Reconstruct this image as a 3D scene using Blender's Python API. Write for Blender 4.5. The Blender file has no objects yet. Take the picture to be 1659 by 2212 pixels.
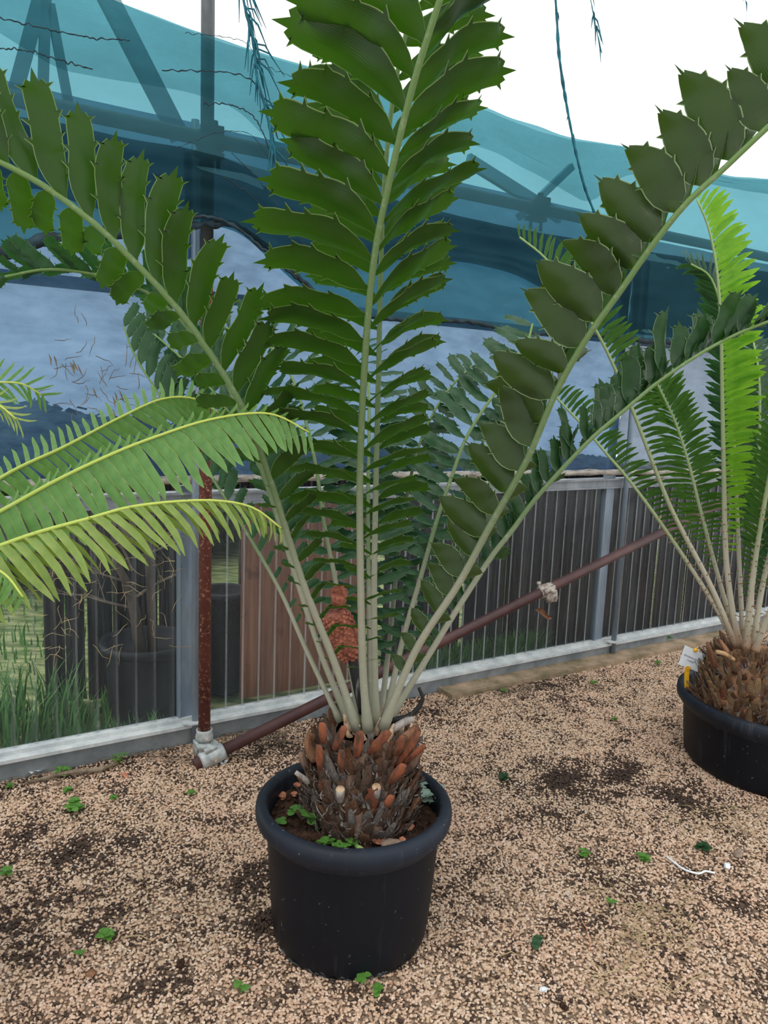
import bpy, bmesh, math, random
import numpy as np
from mathutils import Vector, Matrix, noise
random.seed(7)
C = bpy.context.scene.collection
SC = bpy.context.scene
# ---------------------------------------------------------------- camera
FPX, CX, CY, H = 1665., 829.5, 1106., 1.5
_d = Vector((-441, 10918, 1665.)).normalized()
_Y = (Vector((0, 0, 1)) - _d.z*_d).normalized()
_Z = -_d
_X = _Y.cross(_Z)
def ray(px, py):
    v = Vector((px-CX, py-CY, FPX))
    return Vector((v.dot(_X), v.dot(_Y), v.dot(_Z)))
CAMP = Vector((0, 0, H))
cam = bpy.data.cameras.new('camera'); camo = bpy.data.objects.new('camera', cam); C.objects.link(camo)
rt = Vector((_X.x, _Y.x, _Z.x)); dn = Vector((_X.y, _Y.y, _Z.y)); fw = Vector((_X.z, _Y.z, _Z.z))
M = Matrix((( rt.x, -dn.x, -fw.x, 0), (rt.y, -dn.y, -fw.y, 0), (rt.z, -dn.z, -fw.z, H), (0, 0, 0, 1)))
camo.matrix_world = M
cam.sensor_fit = 'VERTICAL'; cam.sensor_height = 24; cam.lens = 24*FPX/2212.; cam.clip_start = .02; cam.clip_end = 200
SC.camera = camo
# ---------------------------------------------------------------- sky, exposure
w = bpy.data.worlds.new('sky'); SC.world = w; w.use_nodes = True
bg = w.node_tree.nodes['Background']; bg.inputs[0].default_value = (.93, .975, 1., 1); bg.inputs[1].default_value = 1.45
sun = bpy.data.lights.new('sun', 'SUN'); sun.energy = .9; sun.angle = math.radians(40); sun.color = (1, .97, .93)
suno = bpy.data.objects.new('sun', sun); C.objects.link(suno); suno.rotation_euler = (math.radians(22), math.radians(-18), 0)
SC.view_settings.view_transform = 'Standard'; SC.view_settings.look = 'None'
SC.view_settings.exposure = 0.0; SC.view_settings.gamma = 1; SC.view_settings.use_curve_mapping = False
SC.cycles.transparent_max_bounces = 24
SC.cycles.max_bounces = 8
# ---------------------------------------------------------------- picking helpers
def ground(px, py, z=0.):
    r = ray(px, py); return CAMP + r*((z-H)/r.z)
def at(px, py, y):
    r = ray(px, py); return CAMP + r*(y/r.y)
WO = ground(378, 1599)
_v = ray(3541, 942); _v.z = 0; WU = _v.normalized(); WN = Vector((WU.y, -WU.x, 0))
def W(u, z, off=0.): return WO + WU*u + WN*off + Vector((0, 0, z))
def wpx(px, py, off=0.):
    r = ray(px, py); t = (WO + WN*off - CAMP).dot(WN)/r.dot(WN); p = CAMP + r*t
    return (p-WO).dot(WU), p.z
def wpt(px, py, off=0.):
    u, z = wpx(px, py, off); return W(u, z, off)
# ---------------------------------------------------------------- materials
def srgb(r, g, b):
    f = lambda c: (c/255/12.92) if c/255 <= .04045 else ((c/255+.055)/1.055)**2.4
    return (f(r), f(g), f(b), 1)
class NT:
    def __init__(s, name):
        s.m = bpy.data.materials.new(name); s.m.use_nodes = True; s.t = s.m.node_tree; s.t.nodes.clear()
        s.out = s.t.nodes.new('ShaderNodeOutputMaterial')
    def n(s, typ, **k):
        x = s.t.nodes.new('ShaderNode'+typ)
        for a, b in k.items(): setattr(x, a, b)
        return x
    def l(s, a, b): s.t.links.new(a, b)
    def noise(s, scale, detail=4, rough=.6, stretch=None, coord='Object'):
        x = s.n('TexNoise'); x.inputs['Scale'].default_value = scale; x.inputs['Detail'].default_value = detail; x.inputs['Roughness'].default_value = rough
        if coord == 'World': co = s.n('NewGeometry').outputs['Position']
        else: co = s.n('TexCoord').outputs[coord]
        if stretch:
            mp = s.n('Mapping'); mp.inputs['Scale'].default_value = stretch; s.l(co, mp.inputs[0]); co = mp.outputs[0]
        s.l(co, x.inputs['Vector']); return x.outputs[0]
    def ramp(s, fac, stops, interp='LINEAR'):
        x = s.n('ValToRGB'); x.color_ramp.interpolation = interp
        e = x.color_ramp.elements
        while len(e) < len(stops): e.new(.5)
        for i, (p, c) in enumerate(stops):
            e[i].position = p; e[i].color = c if hasattr(c, '__len__') else (c, c, c, 1)
        s.l(fac, x.inputs[0]); return x.outputs[0]
    def mix(s, fac, a, b, typ='MIX'):
        x = s.n('Mix'); x.data_type = 'RGBA'; x.blend_type = typ
        for inp, v in ((x.inputs[0], fac), (x.inputs[6], a), (x.inputs[7], b)):
            if isinstance(v, (float, int)): inp.default_value = v if inp.type == 'VALUE' else (v, v, v, 1)
            elif isinstance(v, tuple): inp.default_value = v
            else: s.l(v, inp)
        return x.outputs[2]
    def bsdf(s, color, rough=.6, metal=0., spec=.5, bump=None, bumps=.3, dist=.01):
        p = s.n('BsdfPrincipled')
        if isinstance(color, tuple): p.inputs['Base Color'].default_value = color
        else: s.l(color, p.inputs['Base Color'])
        if isinstance(rough, (float, int)): p.inputs['Roughness'].default_value = rough
        else: s.l(rough, p.inputs['Roughness'])
        p.inputs['Metallic'].default_value = metal; p.inputs['Specular IOR Level'].default_value = spec
        if bump is not None:
            b = s.n('Bump'); b.inputs['Strength'].default_value = bumps; b.inputs['Distance'].default_value = dist
            s.l(bump, b.inputs['Height']); s.l(b.outputs[0], p.inputs['Normal'])
        s.l(p.outputs[0], s.out.inputs[0]); return p
    def mixsh(s, fac, a, b):
        x = s.n('MixShader')
        if isinstance(fac, (float, int)): x.inputs[0].default_value = fac
        else: s.l(fac, x.inputs[0])
        s.l(a, x.inputs[1]); s.l(b, x.inputs[2]); return x.outputs[0]
def simple(name, c1, c2, scale=8, rough=.6, stretch=None, bumps=.3, dist=.004, spec=.5, metal=0., lo=.35, hi=.65, coord='Object'):
    t = NT(name); n = t.noise(scale, 6, .65, stretch, coord)
    t.bsdf(t.ramp(n, [(lo, c1), (hi, c2)]), rough, metal, spec, n, bumps, dist); return t.m
# soil stains on the gravel: patches of dark soil at real places on the ground
STAINS = [((1230, 1690), .26, .85), ((1340, 1670), .2, .8), ((1120, 1700), .13, .5), ((1480, 1725), .2, .8), ((1190, 1760), .16, .5), ((150, 1850), .2, .75), ((60, 1800), .14, .6), ((280, 1820), .16, .6),
          ((560, 1900), .13, .75), ((570, 1985), .14, .8), ((120, 2020), .16, .5), ((420, 1890), .16, .4), ((1290, 1890), .15, .45), ((30, 1950), .2, .5), ((250, 1960), .16, .4), ((620, 2070), .1, .5), ((1400, 1960), .16, .35),
          ((590, 1610), .3, .6), ((250, 1640), .2, .5), ((1180, 1480), .4, .5), ((900, 1530), .3, .4), ((380, 2110), .15, .4), ((1560, 1950), .2, .3), ((60, 1680), .2, .5)]
def dirt_mask(t):
    pos = t.n('NewGeometry').outputs['Position']
    n2 = t.noise(9, 3, .6, coord='World')
    acc = None
    for (px, py), r, s in STAINS:
        g = ground(px, py)
        d = t.n('VectorMath', operation='DISTANCE'); t.l(pos, d.inputs[0]); d.inputs[1].default_value = (g.x, g.y, 0)
        mr = t.n('MapRange'); mr.inputs['From Min'].default_value = 0; mr.inputs['From Max'].default_value = r
        mr.inputs['To Min'].default_value = s; mr.inputs['To Max'].default_value = 0; t.l(d.outputs['Value'], mr.inputs['Value'])
        if acc is None: acc = mr.outputs[0]
        else:
            m = t.n('Math', operation='MAXIMUM'); t.l(acc, m.inputs[0]); t.l(mr.outputs[0], m.inputs[1]); acc = m.outputs[0]
    nb = t.n('Math', operation='MULTIPLY_ADD'); t.l(n2, nb.inputs[0]); nb.inputs[1].default_value = 2.2; nb.inputs[2].default_value = -1.02
    a = t.n('Math', operation='ADD', use_clamp=True); t.l(acc, a.inputs[0]); t.l(nb.outputs[0], a.inputs[1])
    return a.outputs[0]
MAT = {}
t = NT('gravel'); rnd = t.n('ObjectInfo').outputs['Random']
col = t.ramp(rnd, [(0, srgb(176, 154, 134)), (.2, srgb(206, 184, 160)), (.42, srgb(222, 204, 182)), (.6, srgb(236, 224, 205)), (.78, srgb(214, 188, 168)), (.9, srgb(244, 238, 228)), (.975, srgb(150, 136, 124)), (1, srgb(96, 84, 78))])
big = t.noise(2.2, 3, .5, coord='World'); col = t.mix(1., col, t.ramp(big, [(.35, srgb(228, 214, 202)), (.65, srgb(236, 216, 205))]), 'MULTIPLY')
dm = dirt_mask(t); keep = t.n('Math', operation='GREATER_THAN'); 
r2 = t.n('Math', operation='FRACT'); r3 = t.n('Math', operation='MULTIPLY'); r3.inputs[1].default_value = 37.3; t.l(rnd, r3.inputs[0]); t.l(r3.outputs[0], r2.inputs[0])
sub = t.n('Math', operation='MULTIPLY'); t.l(dm, sub.inputs[0]); sub.inputs[1].default_value = 1.12
t.l(sub.outputs[0], keep.inputs[0]); t.l(r2.outputs[0], keep.inputs[1])
col = t.mix(keep.outputs[0], col, srgb(70, 54, 45))
t.bsdf(col, .75, spec=.3); MAT['gravel'] = t.m
t = NT('sandy_soil'); n = t.noise(160, 3, .7, coord='World')
col = t.ramp(n, [(.3, srgb(84, 66, 52)), (.5, srgb(140, 116, 96)), (.7, srgb(195, 170, 146))])
col = t.mix(dirt_mask(t), col, srgb(46, 34, 28)); t.bsdf(col, .9, spec=.2, bump=n, bumps=.6, dist=.006); MAT['soilbase'] = t.m
MAT['potting'] = simple('potting_soil', srgb(38, 26, 20), srgb(88, 64, 50), 60, .95, bumps=1, dist=.01, spec=.15)
# black plastic with dust
def plastic(name, c1, c2, dust):
    t = NT(name); n = t.noise(3, 6, .6, (1, 1, .25)); sp = t.noise(55, 2, .5)
    c = t.ramp(n, [(.35, c1), (.7, c2)]); c = t.mix(t.ramp(sp, [(.70, 0.), (.74, .6)]), c, dust); st = t.noise(9, 5, .7, (3, 3, .2)); c = t.mix(t.ramp(st, [(.58, 0.), (.75, .16)]), c, dust)
    t.bsdf(c, t.ramp(n, [(.3, .42), (.7, .6)]), spec=.22, bump=n, bumps=.15, dist=.01); return t.m
MAT['pot'] = plastic('black_pot_plastic', srgb(9, 12, 18), srgb(17, 21, 29), srgb(90, 92, 96))
MAT['rim'] = plastic('black_rim_plastic', srgb(22, 26, 34), srgb(40, 46, 57), srgb(120, 120, 120))
# leaves
def leafmat(name, cdark, clight, trans, edge, gloss=.38, tw=.45, under=None, patch=None):
    t = NT(name); uv = t.n('UVMap'); sx = t.n('SeparateXYZ'); t.l(uv.outputs[0], sx.inputs[0])
    n = t.noise(6, 4, .6); rnd = t.n('ObjectInfo').outputs['Random']
    c = t.ramp(n, [(.3, cdark), (.7, clight)])
    c = t.mix(t.ramp(rnd, [(0, 0.), (1, .35)]), c, clight)
    if under:
        c = t.mix(t.n('NewGeometry').outputs['Backfacing'], c, under)
    if patch:
        pn = t.noise(14, 4, .7); c = t.mix(t.ramp(pn, [(.62, 0.), (.75, .45)]), c, patch)
    # fine parallel veins
    wv = t.n('Math', operation='MULTIPLY'); wv.inputs[1].default_value = 120; t.l(sx.outputs[1], wv.inputs[0])
    sn = t.n('Math', operation='SINE'); t.l(wv.outputs[0], sn.inputs[0])
    a = t.n('Math', operation='SUBTRACT'); t.l(sx.outputs[1], a.inputs[0]); a.inputs[1].default_value = .5
    b = t.n('Math', operation='ABSOLUTE'); t.l(a.outputs[0], b.inputs[0])
    em = t.ramp(b.outputs[0], [(.462, 0.), (.485, .8)])
    c = t.mix(em, c, edge)
    p = t.bsdf(c, gloss, spec=.3, bump=sn.outputs[0], bumps=.12, dist=.001)
    tr = t.n('BsdfTranslucent'); tr.inputs[0].default_value = trans
    t.l(t.mixsh(tw, p.outputs[0], tr.outputs[0]), t.out.inputs[0]); return t.m
MAT['holly'] = leafmat('spiny_leaf', srgb(30, 62, 24), srgb(50, 84, 30), srgb(80, 134, 18), srgb(150, 172, 112), .34, .3, under=srgb(44, 68, 26))
MAT['hollyback'] = leafmat('spiny_leaf_shaded', srgb(32, 62, 38), srgb(58, 92, 60), srgb(60, 120, 40), srgb(120, 150, 116), .33, .3)
MAT['edgeleaf'] = leafmat('spiny_leaf_dark', srgb(28, 54, 30), srgb(48, 78, 44), srgb(60, 110, 26), srgb(130, 150, 116), .36, .3)
MAT['dioon'] = leafmat('comb_leaf', srgb(88, 132, 74), srgb(120, 160, 92), srgb(130, 190, 60), srgb(190, 190, 90), .42, .35)
MAT['dioony'] = leafmat('yellow_comb_leaf', srgb(122, 150, 74), srgb(160, 178, 100), srgb(130, 170, 50), srgb(205, 180, 80), .45, .4)
MAT['lime'] = leafmat('lime_leaf', srgb(70, 125, 40), srgb(120, 170, 60), srgb(170, 225, 50), srgb(150, 180, 90), .4, .55)
MAT['darkleaf'] = leafmat('narrow_dark_leaf', srgb(40, 76, 34), srgb(72, 112, 50), srgb(90, 140, 40), srgb(130, 150, 90), .4, .4)
def rachismat(name, base, mid, tip, foot=None):
    t = NT(name); uv = t.n('UVMap'); sx = t.n('SeparateXYZ'); t.l(uv.outputs[0], sx.inputs[0])
    c = t.ramp(sx.outputs[0], [(0, foot or base), (.09, base), (.24, base), (.42, mid), (1, tip)])
    n = t.noise(60, 4, .7); c = t.mix(t.ramp(n, [(.55, 0.), (.8, .3)]), c, srgb(200, 200, 185))
    t.bsdf(c, .55, spec=.4, bump=n, bumps=.3, dist=.002); return t.m
MAT['rachis'] = rachismat('rachis', srgb(150, 148, 128), srgb(98, 118, 76), srgb(104, 132, 70))
MAT['rachisg'] = rachismat('grey_green_rachis', srgb(176, 170, 150), srgb(146, 156, 118), srgb(146, 172, 105), srgb(140, 104, 78))
MAT['rachisy'] = rachismat('yellow_rachis', srgb(150, 165, 80), srgb(168, 185, 85), srgb(185, 195, 90))
MAT['bark'] = simple('leaf_base_bark', srgb(66, 48, 40), srgb(150, 122, 104), 30, .9, (1, 1, .3), 1., .01, .2)
MAT['bark2'] = simple('brown_leaf_base_bark', srgb(86, 54, 38), srgb(170, 126, 96), 26, .9, (1, 1, .35), 1., .01, .2)
MAT['orange'] = simple('orange_leaf_base', srgb(74, 52, 42), srgb(156, 88, 58), 45, .75, (1, 1, .3), .6, .006, .3)
MAT['cut'] = simple('cut_wood', srgb(150, 110, 80), srgb(205, 178, 145), 40, .8)
MAT['greybark'] = simple('grey_leaf_base', srgb(90, 78, 72), srgb(190, 180, 172), 30, .9, (1, 1, .25), 1., .01, .2)
MAT['tan'] = simple('tan_leaf_base', srgb(120, 84, 58), srgb(205, 170, 128), 24, .85, (1, 1, .4), 1., .01, .2)
MAT['wool'] = simple('tan_wool', srgb(150, 118, 92), srgb(215, 190, 160), 50, .95, bumps=1)
MAT['cone'] = simple('dry_cone', srgb(110, 54, 42), srgb(190, 118, 92), 60, .85, bumps=.8)
MAT['blackstalk'] = simple('blackened_stalk', srgb(18, 16, 16), srgb(170, 166, 160), 40, .6, (1, 1, .15), .5, lo=.55, hi=.75)
# metals
t = NT('rusty_pipe'); n = t.noise(70, 4, .75); n2 = t.noise(5, 4, .6)
c = t.ramp(n2, [(.35, srgb(72, 36, 32)), (.65, srgb(104, 56, 44))]); c = t.mix(t.ramp(n, [(.56, 0.), (.64, 1.)]), c, srgb(170, 122, 98))
t.bsdf(c, .75, bump=n, bumps=.5, dist=.003, spec=.3); MAT['rust'] = t.m
t = NT('dark_red_pipe'); n = t.noise(45, 3, .6); n2 = t.noise(4, 4, .6)
c = t.ramp(n2, [(.35, srgb(62, 36, 36)), (.65, srgb(92, 58, 54))]); c = t.mix(t.ramp(n, [(.74, 0.), (.77, .8)]), c, srgb(190, 170, 155))
t.bsdf(c, .5, bump=n2, bumps=.2, dist=.003, spec=.5); MAT['redpipe'] = t.m
MAT['greypipe'] = simple('weathered_steel', srgb(44, 50, 54), srgb(92, 94, 94), 12, .5, (1, 1, .3), .2, spec=.5)
MAT['cast'] = simple('cast_galvanised', srgb(140, 146, 146), srgb(190, 194, 192), 30, .55, bumps=.4, dist=.002, metal=.25)
MAT['castdirty'] = simple('dirty_casting', srgb(120, 105, 96), srgb(205, 195, 184), 40, .75, bumps=.6, dist=.003)
MAT['galv'] = simple('galvanised_steel', srgb(112, 126, 140), srgb(150, 162, 174), 10, .45, (1, 1, .2), .1, metal=.3)
MAT['alu'] = simple('aluminium', srgb(120, 126, 132), srgb(158, 162, 166), 9, .5, (1, 1, .3), .1, metal=.2)
MAT['sillw'] = simple('pale_sill', srgb(175, 180, 182), srgb(212, 214, 212), 14, .6, bumps=.1)
MAT['sillg'] = simple('grey_sill', srgb(104, 110, 114), srgb(142, 146, 148), 7, .6, bumps=.2)
MAT['concrete'] = simple('mossy_concrete', srgb(110, 100, 72), srgb(176, 150, 125), 9, .9, bumps=.6, dist=.01)
MAT['rod'] = simple('rolled_film', srgb(120, 112, 106), srgb(200, 190, 178), 14, .55, (1, 1, 4), .4)
MAT['dark'] = simple('dark_metal', srgb(20, 21, 24), srgb(40, 40, 42), 3, .6, bumps=.1)
# clear corrugated plastic
def clear(name, op, col, transcol=(.86, .9, .92, 1)):
    t = NT(name); n = t.noise(2.2, 5, .65, (6, 6, .6), 'World'); n2 = t.noise(70, 3, .7, coord='World')
    tb = t.n('BsdfTransparent'); tb.inputs[0].default_value = transcol
    d = t.n('BsdfDiffuse'); d.inputs[0].default_value = col
    g = t.n('BsdfGlossy'); g.inputs['Roughness'].default_value = .22
    f = t.ramp(n, [(.3, op*.4), (.7, op*1.3)]); f = t.mix(t.ramp(n2, [(.66, 0.), (.75, .35)]), f, 1., 'ADD') if False else f
    a = t.mixsh(f, tb.outputs[0], d.outputs[0]); fr = t.n('Fresnel'); fr.inputs[0].default_value = 1.4
    t.l(t.mixsh(fr.outputs[0], a, g.outputs[0]), t.out.inputs[0]); return t.m
MAT['clear'] = clear('clear_corrugated_plastic', .08, srgb(150, 165, 175))
MAT['ridge'] = clear('dusty_lit_ridge', .5, srgb(176, 180, 180))  # crest dirt and ridge highlights both put into this pale, more opaque colour
MAT['ridge0'] = clear('faint_lit_ridge', .22, srgb(176, 180, 180))  # fainter ridge highlights put into the colour, for the left bay
# polythene film
def film(name, cA, cB, trc, op0, op1):
    t = NT(name); n = t.noise(1.5, 6, .6, coord='World'); n2 = t.noise(8, 5, .6, (1, 1, 2.5), 'World'); sp = t.noise(90, 3, .7, coord='World')
    c = t.ramp(n, [(.35, cA), (.65, cB)]); c = t.mix(t.ramp(sp, [(.71, 0.), (.74, .7)]), c, srgb(70, 62, 60))
    tb = t.n('BsdfTransparent'); tb.inputs[0].default_value = trc
    p = t.bsdf(c, .25, spec=.5, bump=n2, bumps=.5, dist=.03)
    tr = t.n('BsdfTranslucent'); t.l(c, tr.inputs[0])
    s = t.mixsh(.5, p.outputs[0], tr.outputs[0])
    t.l(t.mixsh(t.ramp(n2, [(.3, op0), (.7, op1)]), tb.outputs[0], s), t.out.inputs[0]); return t.m
MAT['film'] = film('blue_polythene_film', srgb(52, 80, 116), srgb(98, 134, 168), (.27, .39, .53, 1), .45, .7)
MAT['filmg'] = film('grey_polythene_film', srgb(84, 98, 118), srgb(126, 138, 152), (.34, .40, .48, 1), .55, .75)
# shade net
def net(name, tc, dc, dw):
    t = NT(name); n = t.noise(2.5, 4, .6, (1, 1, 3), 'World'); n2 = t.noise(40, 3, .6, (1, 1, 10), 'World')
    tb = t.n('BsdfTransparent'); c = t.mix(t.ramp(n2, [(.3, 0.), (.7, 1.)]), tuple(x*.86 for x in tc[:3])+(1,), tc)
    c = t.mix(t.ramp(n, [(.35, .55), (.7, 0.)]), c, tuple(x*.7 for x in tc[:3])+(1,)); t.l(c, tb.inputs[0])
    d = t.n('BsdfDiffuse'); d.inputs[0].default_value = dc; tr = t.n('BsdfTranslucent'); tr.inputs[0].default_value = dc
    s = t.mixsh(.4, d.outputs[0], tr.outputs[0]); t.l(t.mixsh(dw, tb.outputs[0], s), t.out.inputs[0]); return t.m
MAT['net'] = net('teal_shade_net', (.19, .46, .52, 1), srgb(104, 162, 174), .33)
MAT['net2'] = net('dark_teal_shade_net', (.38, .44, .44, 1), srgb(52, 84, 94), .34)
MAT['net3'] = net('teal_net_flap', (.68, .84, .86, 1), srgb(84, 140, 150), .12)
MAT['hem'] = simple('dark_net_hem', srgb(14, 26, 32), srgb(36, 62, 72), 30, .8, bumps=.6)
MAT['strip'] = simple('teal_net_fibre', srgb(14, 70, 84), srgb(30, 120, 134), 20, .8)
MAT['beam'] = simple('teal_grey_beam', srgb(110, 140, 150), srgb(140, 166, 172), 5, .6)
# outside
t = NT('weathered_wood'); n = t.noise(6, 6, .7, (9, 9, .35)); n2 = t.noise(1.3, 4, .6, coord='World')
c = t.ramp(n, [(.3, srgb(22, 22, 25)), (.5, srgb(52, 47, 46)), (.72, srgb(108, 94, 84))]); c = t.mix(t.ramp(n2, [(.4, 0.), (.7, .55)]), c, srgb(30, 32, 38))
t.bsdf(c, .9, bump=n, bumps=.7, dist=.008, spec=.2); MAT['wood'] = t.m
t = NT('brown_plywood'); n = t.noise(5, 6, .7, (7, 7, .3)); n2 = t.noise(6, 4, .6)
c = t.ramp(n, [(.3, srgb(122, 76, 56)), (.7, srgb(176, 122, 92))]); c = t.mix(t.ramp(n2, [(.62, 0.), (.72, .7)]), c, srgb(62, 46, 44))
t.bsdf(c, .8, bump=n, bumps=.3, dist=.004); MAT['ply'] = t.m
MAT['lawn'] = simple('lawn', srgb(70, 96, 42), srgb(176, 176, 120), 5, .95, (1, 3, 1), .8, .03, lo=.4, hi=.66)
MAT['grass'] = simple('grass_blade', srgb(50, 96, 40), srgb(96, 150, 66), 10, .6)
MAT['twig'] = simple('dry_twig', srgb(92, 76, 62), srgb(156, 138, 116), 20, .85)
MAT['straw'] = simple('straw', srgb(150, 126, 88), srgb(206, 186, 142), 20, .8)
MAT['trunk'] = simple('tree_bark', srgb(70, 58, 50), srgb(126, 108, 94), 14, .9, (1, 1, .3), .8)
MAT['weed'] = leafmat('weed_leaf', srgb(72, 122, 50), srgb(116, 164, 76), srgb(120, 180, 60), srgb(120, 170, 80), .5, .35)
MAT['silver'] = leafmat('silver_leaf', srgb(120, 150, 130), srgb(180, 200, 185), srgb(120, 160, 110), srgb(200, 210, 200), .5, .2)
MAT['hedge'] = simple('hedge_leaf', srgb(24, 44, 26), srgb(56, 84, 44), 6, .8)
MAT['chip'] = simple('terracotta_chip', srgb(150, 84, 58), srgb(214, 150, 116), 30, .85)
MAT['stone'] = simple('grey_stone', srgb(110, 90, 76), srgb(160, 140, 122), 20, .85)
MAT['white'] = simple('white_plastic', srgb(215, 222, 228), srgb(238, 240, 242), 10, .4, bumps=.05)
MAT['yellow'] = simple('yellow_plastic', srgb(214, 158, 20), srgb(240, 186, 40), 10, .4, bumps=.05)
MAT['ink'] = simple('grey_ink', srgb(80, 84, 110), srgb(90, 90, 120), 10, .6)
MAT['pod'] = simple('green_pod', srgb(110, 140, 70), srgb(170, 190, 120), 30, .6)
# ---------------------------------------------------------------- object helpers
def link(name, me, mat=None, parent=None):
    o = bpy.data.objects.new(name, me); C.objects.link(o)
    if mat and me and not me.materials:
        for m in (mat if isinstance(mat, (list, tuple)) else [mat]): me.materials.append(MAT[m] if isinstance(m, str) else m)
    if parent: o.parent = parent
    return o
def tag(o, label, cat, group=None, kind=None):
    if label: o['label'] = label
    if cat: o['category'] = cat
    if group: o['group'] = group
    if kind: o['kind'] = kind
    return o
def empty(name, loc=(0, 0, 0)):
    o = bpy.data.objects.new(name, None); C.objects.link(o); o.location = loc; o.empty_display_size = .05; return o
def fin(bm, name, smooth=True):
    me = bpy.data.meshes.new(name); bm.to_mesh(me); bm.free()
    if smooth:
        for p in me.polygons: p.use_smooth = True
    return me
def bmobj(bm, name, mat, parent=None, smooth=True, off=None):
    # geometry is given in world coordinates; re-base under the parent empty
    me = fin(bm, name, smooth); o = link(name, me, mat, parent)
    if parent:
        me.transform(Matrix.Translation(-wloc(parent)))
    else:
        c = Vector((0, 0, 0))
        if len(me.vertices):
            xs = [v.co for v in me.vertices]; c = Vector((sum(v.x for v in xs)/len(xs), sum(v.y for v in xs)/len(xs), min(v.z for v in xs)))
        me.transform(Matrix.Translation(-c)); o.location = c
    return o
def wloc(o):
    l = Vector(o.location)
    while o.parent: o = o.parent; l += Vector(o.location)
    return l
def frame(d):
    d = d.normalized(); a = Vector((0, 0, 1)) if abs(d.z) < .9 else Vector((1, 0, 0))
    x = d.cross(a).normalized(); return x, d.cross(x).normalized()
def tube(bm, pts, rad, n=10, caps=True, uv=None):
    pts = [Vector(p) for p in pts]; m = len(pts)
    rs = rad if hasattr(rad, '__len__') else [rad]*m
    rings = []; x = None
    for i, p in enumerate(pts):
        d = (pts[min(i+1, m-1)]-pts[max(i-1, 0)]).normalized()
        if x is None: x, y = frame(d)
        else:
            x = (x - d*x.dot(d)).normalized(); y = d.cross(x)
        rings.append([bm.verts.new(p + (x*math.cos(2*math.pi*k/n)+y*math.sin(2*math.pi*k/n))*rs[i]) for k in range(n)])
    for i in range(m-1):
        for k in range(n):
            f = bm.faces.new((rings[i][k], rings[i][(k+1) % n], rings[i+1][(k+1) % n], rings[i+1][k]))
            if uv is not None:
                for l, uu in zip(f.loops, (i, i, i+1, i+1)): l[uv].uv = (uu/(m-1), .5)
    if caps:
        bm.faces.new(rings[0][::-1]); bm.faces.new(rings[-1])
def obox(bm, c, ax, ay, az, sx, sy, sz, mi=0):
    c = Vector(c); vs = []
    for i in (-1, 1):
        for j in (-1, 1):
            for k in (-1, 1): vs.append(bm.verts.new(c + ax*(i*sx/2) + ay*(j*sy/2) + az*(k*sz/2)))
    for q in ((0, 1, 3, 2), (4, 6, 7, 5), (0, 4, 5, 1), (2, 3, 7, 6), (0, 2, 6, 4), (1, 5, 7, 3)):
        f = bm.faces.new([vs[i] for i in q]); f.material_index = mi
ZZ = Vector((0, 0, 1))
def wbox(bm, u0, u1, z0, z1, o0, o1):
    obox(bm, W((u0+u1)/2, (z0+z1)/2, (o0+o1)/2), WU, WN, ZZ, abs(u1-u0), abs(o1-o0), abs(z1-z0))
def lathe(bm, c, prof, n=64, jit=0.):
    rings = []
    for r, z in prof:
        rings.append([bm.verts.new((c[0]+r*math.cos(2*math.pi*k/n), c[1]+r*math.sin(2*math.pi*k/n), c[2]+z)) for k in range(n)])
    for a, b in zip(rings, rings[1:]):
        for k in range(n): bm.faces.new((a[k], a[(k+1) % n], b[(k+1) % n], b[k]))
    return rings
def blob(bm, c, r, sub=2, amp=.25, sc=None, rot=None, freq=1.5):
    res = bmesh.ops.create_icosphere(bm, subdivisions=sub, radius=1.)
    sd = Vector((random.random()*50, random.random()*50, random.random()*50))
    R = rot or Matrix.Rotation(random.random()*6.28, 3, 'Z'); sc = sc or (1, 1, 1)
    for v in res['verts']:
        k = 1 + amp*noise.noise(v.co*freq+sd)*2
        v.co = Vector(c) + R @ Vector((v.co.x*sc[0]*k*r, v.co.y*sc[1]*k*r, v.co.z*sc[2]*k*r))
def spline(P, n):
    P = [Vector(p) for p in P]; P = [P[0]*2-P[1]] + P + [P[-1]*2-P[-2]]
    out = []
    for i in range(1, len(P)-2):
        for k in range(12):
            s = k/12; a, b, c_, d_ = P[i-1], P[i], P[i+1], P[i+2]
            out.append(.5*((2*b)+(c_-a)*s+(2*a-5*b+4*c_-d_)*s*s+(3*b-a-3*c_+d_)*s**3))
    out.append(P[-2])
    L = [0.]
    for a, b in zip(out, out[1:]): L.append(L[-1]+(b-a).length)
    res = []; j = 0
    for i in range(n):
        s = L[-1]*i/(n-1)
        while j < len(L)-2 and L[j+1] < s: j += 1
        f = (s-L[j])/max(1e-9, L[j+1]-L[j]); res.append(out[j].lerp(out[j+1], min(1, f)))
    return res, L[-1]
def lerpf(tab, s):
    if s <= tab[0][0]: return tab[0][1]
    for (a, x), (b, y) in zip(tab, tab[1:]):
        if s <= b: return x + (y-x)*(s-a)/(b-a)
    return tab[-1][1]
# ================================================================ STRUCTURE
# ---- ground
def plane_mesh(pts, z=0.):
    bm = bmesh.new(); bm.faces.new([bm.verts.new((p[0], p[1], z)) for p in pts]); return bm
fl = W(-3, 0, -.02), W(7, 0, -.02), W(7, 0, 6), W(-3, 0, 6)
o = bmobj(plane_mesh(fl, -.004), 'floor', 'soilbase', smooth=False); tag(o, 'sandy ground under the pale gravel', None, kind='structure')
o = bmobj(plane_mesh([W(-14, 0, -.05), W(16, 0, -.05), W(16, 0, -16), W(-14, 0, -16)], -.02), 'floor', 'lawn', smooth=False)
tag(o, 'grassy ground outside behind the greenhouse wall', None, kind='structure')
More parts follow.
